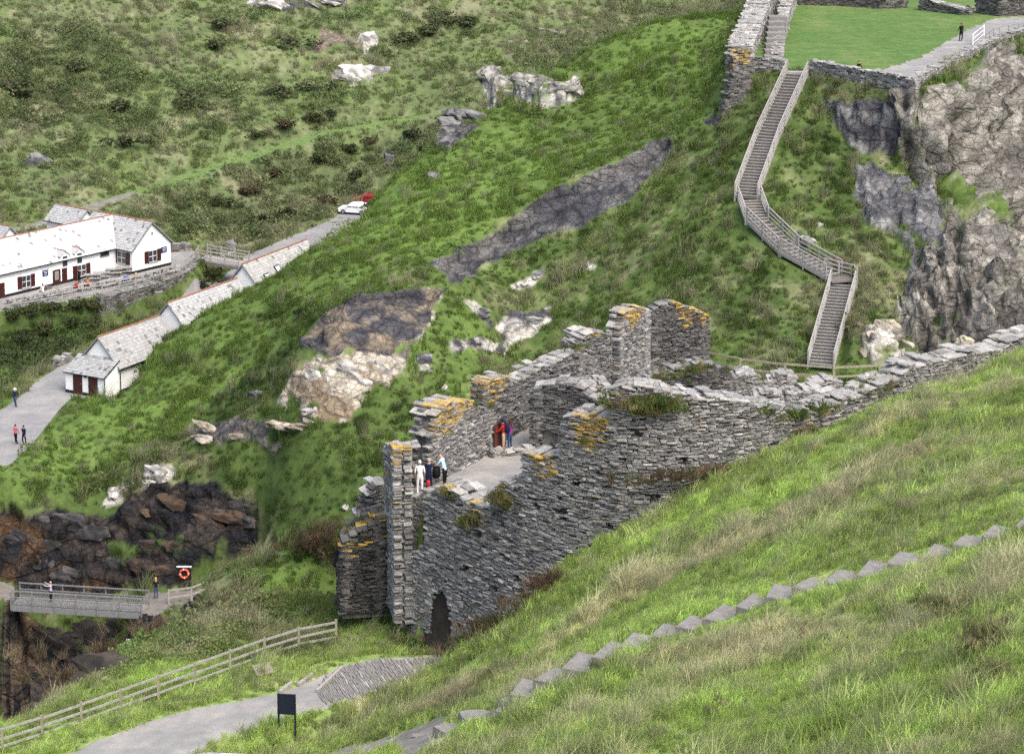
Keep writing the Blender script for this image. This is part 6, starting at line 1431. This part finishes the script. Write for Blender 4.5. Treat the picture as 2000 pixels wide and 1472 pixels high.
outcrop('pale quartz-streaked rocks spilling below the netted rock face', cloud([(570,780),(600,730),(660,712),(780,700),(700,755),(660,800),(610,815)], 16, .4, 1.1, 5), PL, 430)
outcrop('grey slabs of rock along the shelf below the ridge', cloud([(370,835),(520,842),(620,815),(600,838),(480,860),(400,858)], 14, .6, 1.5, 6, .35), TN, 450)
outcrop('bedded grey rock outcrop crowning the far end of the ridge', [(950,165,1.2,1.3),(965,178,1.5,1.4),(1000,184,1.8,1.3),(1035,192,1.7,1.2),(1065,198,1.6,1.2),(1095,200,1.4,.9),(955,150,1.2,.9),(985,172,1.2,1.4),(1120,192,1.1,.7),(1000,110,2.0,.4),(1040,126,1.6,.35),(1080,60,2.6,.45),(1010,84,2.2,.45)], ((.13,.125,.118), (.36,.345,.30)), 470, .5, 1.25, .12)
outcrop('dark craggy rock on the back shoulder of the ridge', [(880,245,1.6,1.8),(895,232,1.5,1.2),(915,228,1.6,.9),(872,268,1.4,1.8),(868,285,1.1,1.4),(940,232,1.4,.7)], GR, 490, .7)
outcrop('broken pale rocks on the cliff foot beside the lower stair flight', [(1700,690,1.1,.7),(1735,640,1.0,.9),(1760,670,1.2,.6),(1715,668,.8,.6),(1780,700,1.2,.7),(1690,640,.6,.4)], TN, 620)
outcrop('pale rocks beside a scree patch high on the far hillside', [(700,150,2.6,2.4),(680,158,2.0,1.6),(718,140,1.8,1.8),(716,88,1.3,2.4),(520,14,2.4,1.4),(545,16,2.0,1.0),(600,12,2.2,.7),(640,14,2.0,.6)], PL, 690, .7)
for k, (px, py, s, lab) in enumerate(((1040,625,1.1,'large pale boulder on the ridge face above the ruin'),(1000,640,.8,'pale pointed rock beside the large boulder on the ridge face'),(940,610,.9,'dark tilted rock on the ridge face above the ruin'),(975,682,.6,'grey rounded rock lying low on the ridge face'),(930,665,.55,'small pale rock halfway down the ridge face'),(830,705,.8,'dark speckled rock under the netted rock face'),(866,757,.4,'small lone pale stone in dark turf near the ruin'),(826,796,.35,'tiny lone white stone below the netted rock face'),(1020,556,.7,'pale rock at the end of a broken line of stones'),(1048,540,.7,'pale rock in the middle of a broken line of stones'),(1143,522,.6,'grey rock alone on the grass above the ruin corner'),(220,962,.9,'white-topped boulder above the black rock face'),(312,925,1.1,'large white boulder on the grass above the rust-stained face'),(290,880,.8,'dark boulder sunk in the grass of the lower ridge'),(500,770,.8,'grey upright rock on the ridge flank'),(850,345,.7,'small rock on the ridge crest'),(905,285,.6,'flat pale rock on the ridge crest'),(1578,470,.7,'white rock beside the middle stair flight'),(1600,440,.5,'small white rock above the middle stair flight'),(75,312,1.6,'dark flat rock on the far hillside above the cafe'),(675,992,.4,'lone white rock in the green hollow beside the ruin'),(760,310,1.2,'grey rock in the bank behind the parked cars'),(420,488,1.0,'pale boulder beside the stream behind the timber bridge'),(445,482,1.1,'rounded grey boulder beside the stream rapids'))):
    make_rock('boulder', hit(px, py) + np.array((0, 0, -.1 * s)), (s, s * .8, s * .75), k * 1.3, -.15, PL if ('pale' in lab or 'white' in lab) else GR, None, k, lab)
# fallen blocks by the curtain wall's end
for k, (px, py, Yv, sx, sy, sz, lab) in enumerate(((1850,688,111.5,1.5,.6,.35,'long pale block lying behind the curtain wall coping'),(1885,664,112.6,.8,.6,.6,'upright lichened block behind the curtain wall coping'),(1925,672,112.8,.7,.5,.35,'small pale block behind the curtain wall coping'))):
    p = atY(px, py, Yv); make_rock('fallen_block', (p[0], p[1], p[2] - .1), (sx * .6, sy * .6, sz * .75), .3 * k, 0, ((.30,.28,.22), (.42,.38,.26)), None, 50 + k, lab, 'block')
    MB().box((p[0], p[1], p[2] - .9), (sx * .8, sy, 1.2)).build('block_bed', M['core'])['kind'] = 'structure'

# ------------------------------------------------------------------ water
wv = [(-23.6,166,27),(-25.2,168.6,27.3)]
mb = MB(); n = 14
for q in range(n + 1):
    t = q / n; z = 30.2 - 14 * t; x0 = atY(247, 1210, 170)[0]; yy = 171.5 - 1.2 * math.sin(t * 1.4) - .8 * t
    for s in (-1, -.3, .3, 1): mb.v.append((x0 + s * (.28 + .1 * t) + .05 * math.sin(q * 2.3 + s), yy - .1 * (1 - s * s), z)); mb.t.append((1,1,1))
for q in range(n):
    for k in range(3): mb.f.append((q * 4 + k, q * 4 + k + 1, q * 4 + 5 + k, q * 4 + 4 + k)); mb.m.append(0)
o = mb.build('waterfall', M['foam'], smooth=True); tag(o, 'thin white waterfall dropping into the gorge beside the footbridge', 'waterfall', kind='thing')
mb = MB(); mb.add([(-90,100,15.2),(-10,100,15.2),(-10,175,15.2),(-90,175,15.2)], [(0,1,2,3)]); mb.build('water', M['water'])['kind'] = 'structure'
mb = MB(); p = atZ(462, 492, 39.6); rr_ = np.random.default_rng(5)
for q in range(16):
    a = p + np.array((rr_.normal(0, .9), rr_.normal(0, 1.6), 0)); a[2] = fz(a[0], a[1]) + .12; s = rr_.uniform(.25, .5); mb.add([a + (-s,-s*.6,0), a + (s,-s*.5,.02), a + (s*.8,s*.6,.1), a + (-s*.7,s*.7,.08)], [(0,1,2,3)])
o = mb.build('stream_rapids', M['foam']); tag(o, 'white water of the stream breaking between boulders behind the cafe bridge', 'stream', kind='stuff')

# ------------------------------------------------------------------ paving by the gate, sleepers, edging
pr_ = np.random.default_rng(9); pv = bpy.data.objects['path']; V, F, T = [], [], []; k0 = 0; shown = 0
a0, a1 = np.array(atZ(640,1330,Z_PATH)), np.array(atZ(868,1300,Z_PATH)); ud = (a1 - a0)[:2]; Lp = np.linalg.norm(ud); ud /= Lp; wd2 = np.array([-ud[1], ud[0]])
PVX = [atZ(p[0], p[1], Z_PATH)[:2] for p in ((612,1345),(668,1300),(735,1288),(870,1284),(872,1302),(770,1338),(690,1365),(630,1375))]
s = -1.0; items = []
while s < Lp + 2:
    wv_ = -6.0; th = pr_.uniform(.06, .11); s += th + .012
    while wv_ < 6:
        l = pr_.uniform(.35, .9); c = a0[:2] + ud * s + wd2 * (wv_ + l / 2); wv_ += l + .015
        if poly_sdf(np.array([c[0]]), np.array([c[1]]), PVX)[0] < -.1: items.append((c, l, th))
order = pr_.permutation(len(items)); mbp = MB(); cols = [(.26,.25,.235),(.31,.30,.28),(.2,.195,.185),(.36,.35,.33)]
proto = []
for k, q in enumerate(order):
    c, l, th = items[q]; z = Z_PATH + pr_.uniform(.012, .05); a = math.atan2(wd2[1], wd2[0]) + pr_.normal(0, .04)
    if k < min(280, len(items) - 20):
        o = MB().box((c[0], c[1], z - .05), (l * .97, th * .9, .12), rotz(a)).build('paving_slate', M['slab'], None); o['kind'] = 'structure'; w0 = o; 
        o.parent = pv; o['kind'] = 'structure'
        del o['kind']
    else: mbp.ct = cols[pr_.integers(0, 4)]; mbp.box((c[0], c[1], z - .05), (l * .97, th * .9, .12), rotz(a))
o = mbp.build('paving_slates', M['stones'], None, tint=True); o.parent = pv; o['kind'] = 'stuff'
for k, ((xa, ya), (xb, yb), lab) in enumerate((((582,1340),(612,1318),'grey timber step edging on the path, upper of three'),((546,1354),(570,1336),'grey timber step edging on the path, middle of three'),((620,1352),(668,1306),'long grey timber edging along the slate paving'))):
    a, b = np.array(atZ(xa, ya, Z_PATH)), np.array(atZ(xb, yb, Z_PATH)); o = MB().beam(a + (0,0,.06), b + (0,0,.06), .14, .18).build('sleeper', M['timber']); tag(o, lab, 'sleeper', kind='thing')
mb = MB(); a, b = np.array(atZ(497,1312,Z_PATH)), np.array(atZ(530,1304,Z_PATH)); w_ = np.array((-.3, .95, 0))
bw = empty('boardwalk', a, 'short grey boardwalk of planks beside the timber fence', 'boardwalk')
for q in range(5): c = a + (b - a) * .5 + w_ * (-.5 + .24 * q); MB().box(c + np.array((0,0,.06)), (np.linalg.norm(b - a), .21, .06), rotz(math.atan2((b - a)[1], (b - a)[0]))).build('plank', M['timber_olive'], bw)
make_rock('boulder', np.array(atZ(390, 1490, Z_PATH)) + np.array((0,0,-.1)), (2.2,1.4,.5), .1, 0, ((.33,.32,.30), (.55,.54,.5)), None, 3, 'flat whitish rock breaking through the path edge')

# ------------------------------------------------------------------ turf growing on the walls, weeds at their feet
def tufts_at(name, spots, coll, label, colour, seed):
    rg_ = np.random.default_rng(seed); pts_, scl_, col_ = [], [], []
    for (px, py, Yv, rx, n, s) in spots:
        c = atY(px, py, Yv)
        for _ in range(n): pts_.append(c + np.array((rg_.normal(0, rx), rg_.normal(.3, .3), rg_.normal(-.1, .12)))); scl_.append(s * rg_.uniform(.6, 1.3)); col_.append(np.array(colour[rg_.integers(0, len(colour))]) * rg_.uniform(.7, 1.3))
    n = len(pts_); sc = np.array(scl_)[:, None]
    scatter_object(name, np.array(pts_), np.c_[rg_.normal(0, .4, n), rg_.normal(0, .4, n), rg_.uniform(0, 6.28, n)], np.c_[sc, sc, sc], rg_.integers(0, 3, n), np.array(col_), coll, label)
GRN = [(.11,.15,.035), (.17,.17,.06), (.2,.17,.08), (.07,.1,.03)]
tufts_at('wall_turf', [(1262,790,98.3,.75,70,1.5),(1240,778,98.5,.5,30,1.2),(1300,782,98.3,.4,20,1.1),(985,975,101.8,.35,30,1.3),(925,1015,103.2,.3,26,1.3),(880,965,104.6,.3,14,1.0),(1540,812,100.6,.6,24,.9),(1590,800,101.7,.5,20,.9),(1480,800,99.6,.5,12,.8),(700,1040,109.4,.45,40,1.2),(735,1018,109.4,.4,30,1.2),(675,1062,109.2,.3,24,1.2),(1150,862,99.2,.25,10,.9),(1160,772,117.4,.6,20,.8),(1350,720,120.6,1.0,30,.9),(1300,735,119.6,.6,20,.8),(945,790,113.4,.5,12,.7),(1690,765,104,.5,14,.8),(1720,752,104.6,.4,12,.8),(1640,785,103,.4,10,.8),(1560,838,100.8,.4,14,.9),(1740,795,104.4,.4,16,1.0),(1130,680,121.8,.4,10,.8),(800,1262,106.6,.7,50,1.5),(720,1258,107.9,.9,50,1.4),(840,1272,105.4,.3,14,1.0),(930,1275,103,.4,20,1.2)], SHORT, 'tufts of turf rooted along the ruined wall tops', GRN, 3)
tufts_at('tussock', [(1945,1245,46.3,.35,60,.75),(1960,1330,42.6,.35,70,.75),(1890,1380,43,.3,30,.6),(1620,1330,56,.4,40,.7),(1230,1310,66,.5,40,.7),(1600,1250,60,.5,40,.7),(1850,1180,52,.5,40,.7),(1450,1400,54,.4,40,.7)], SHORT, 'dull olive tussocks on the near slope', [(.24,.24,.11), (.2,.22,.09), (.28,.26,.13)], 6)
WEED = [(.16,.12,.075), (.22,.17,.10), (.12,.075,.05), (.09,.10,.04)]
tufts_at('weeds', [(950,1265,101,1.0,110,1.3),(1010,1225,99,.9,90,1.2),(1060,1180,98,.8,60,1.1),(900,1310,100,.7,50,1.2),(1100,1140,96.5,.8,50,1.0),(1000,1260,97.5,.9,70,1.3),(1320,935,97.5,1.6,40,.9),(1430,925,98,1.2,30,.9),(430,1240,116,2.2,140,1.4),(350,1280,112,2.2,140,1.4),(250,1320,108,2.0,120,1.3),(560,1180,117,1.6,60,1.2),(640,1070,127,1.4,70,1.6),(660,1045,128,.9,40,1.6)], LONG, 'brown seeding weeds below the walls and beside the fence', WEED, 4)

# ------------------------------------------------------------------ single shrubs
def shrub_mesh(seed, n=420):
    rg_ = np.random.default_rng(seed); V, F = [], []
    lobes = [(rg_.normal(0, .38, 3) * np.array((1,1,.4)) + np.array((0,0,.45)), rg_.uniform(.35, .6)) for _ in range(6)]
    for q in range(n):
        c, r = lobes[rg_.integers(0, 6)]; d = rg_.normal(size=3); d /= np.linalg.norm(d); p = c + d * r * rg_.uniform(.55, 1.05) * np.array((1,1,.8)); 
        if p[2] < .02: p[2] = .05
        u_ = rg_.normal(size=3); u_ /= np.linalg.norm(u_); w_ = np.cross(u_, d + .01); w_ /= np.linalg.norm(w_) + 1e-9; s = rg_.uniform(.07, .15); k = len(V)
        V += [p - u_ * s, p + w_ * s * .6, p + u_ * s, p - w_ * s * .6]; F.append((k, k + 1, k + 2, k + 3))
    return np.array(V), np.array(F)
SHV = [shrub_mesh(s) for s in range(4)]
LEAF = mat('shrub_leaf', source='attr', rough=.8, nscale=2, namt=.3, trans=.25, spec=.15)
def shrub(px, py, s, colour, label, group=None, seed=0):
    p = hit(px, py); V, F = SHV[seed % 4]; rg_ = np.random.default_rng(seed + 900); T = np.repeat(np.array(colour)[None] * rg_.uniform(.55, 1.5, (len(F), 1)), 4, 0)
    r_ = empty('shrub', p, label, 'shrub', group); o = bpy.data.objects.new('foliage', raw_mesh('foliage', (V * s * np.array((1.25, 1.1, .75))) @ rotz(seed).T, F, LEAF, T)); COL.objects.link(o); o.parent = r_
    mb = MB()
    for q in range(4): a = rg_.uniform(0, 6.28); mb.tube([p, p + np.array((math.cos(a) * .2 * s, math.sin(a) * .2 * s, .35 * s)), p + np.array((math.cos(a) * .45 * s, math.sin(a) * .45 * s, .75 * s))], [.05 * s, .035 * s, .012 * s], 5)
    mb.build('stem', M['bark'], r_)
for k, (px, py, s) in enumerate(((240,215,2.6),(150,140,2.2),(30,190,3.2),(372,200,2.4),(395,215,1.8),(420,95,2.2),(430,55,2.0),(560,95,2.4),(545,185,2.6),(600,180,2.2),(650,178,2.0),(250,285,2.0),(800,85,3.0),(835,70,2.4),(905,55,2.6),(870,45,2.2))):
    shrub(px, py, s * (.8 + .1 * (k % 4)), (.07,.085,.038), 'dark rounded gorse shrub among the grasses of the far hillside', 'gorse shrubs on the far hillside', k)
for k, (px, py, s) in enumerate(((610,235,1.6),(560,250,1.6),(650,228,1.4),(500,270,1.4),(540,345,1.6),(620,320,1.8),(680,300,1.8),(720,280,1.6),(800,270,1.8),(830,300,1.6),(480,380,1.5),(420,400,1.5),(560,420,1.5),(640,400,1.6),(700,350,1.6),(515,430,1.3))):
    shrub(px, py, s, ((.045,.05,.02), (.06,.045,.025), (.03,.042,.016))[k % 3], ('dull green', 'reddish brown', 'dark green')[k % 3] + ' bramble shrub on the steep bank below the grassy track', 'bramble shrubs on the bank below the track', 40 + k)
for k, (px, py, s) in enumerate(((20,625,1.3),(60,615,1.4),(100,610,1.3),(150,602,1.3),(185,605,1.4),(40,660,1.3),(90,650,1.4),(140,640,1.3),(180,640,1.2),(60,690,1.1),(20,700,1.1),(115,680,1.2),(405,540,1.4),(398,560,1.3))):
    shrub(px, py, s, ((.05,.055,.022), (.04,.05,.02))[k % 2], 'green and brown hedge shrub on the bank below the cafe terrace', 'hedge shrubs below the cafe terrace', 70 + k)
shrub(1325, 1088, .42, (.10,.022,.014), 'small dark red dock plant on the near slope below the curtain wall', None, 99)
shrub(655, 1062, .9, (.10,.07,.05), 'brown dead bush beside the ruin on the slope edge', None, 97)
shrub(810, 1262, .55, (.06,.11,.03), 'green nettle clump at the foot of the tall wall end', None, 96)
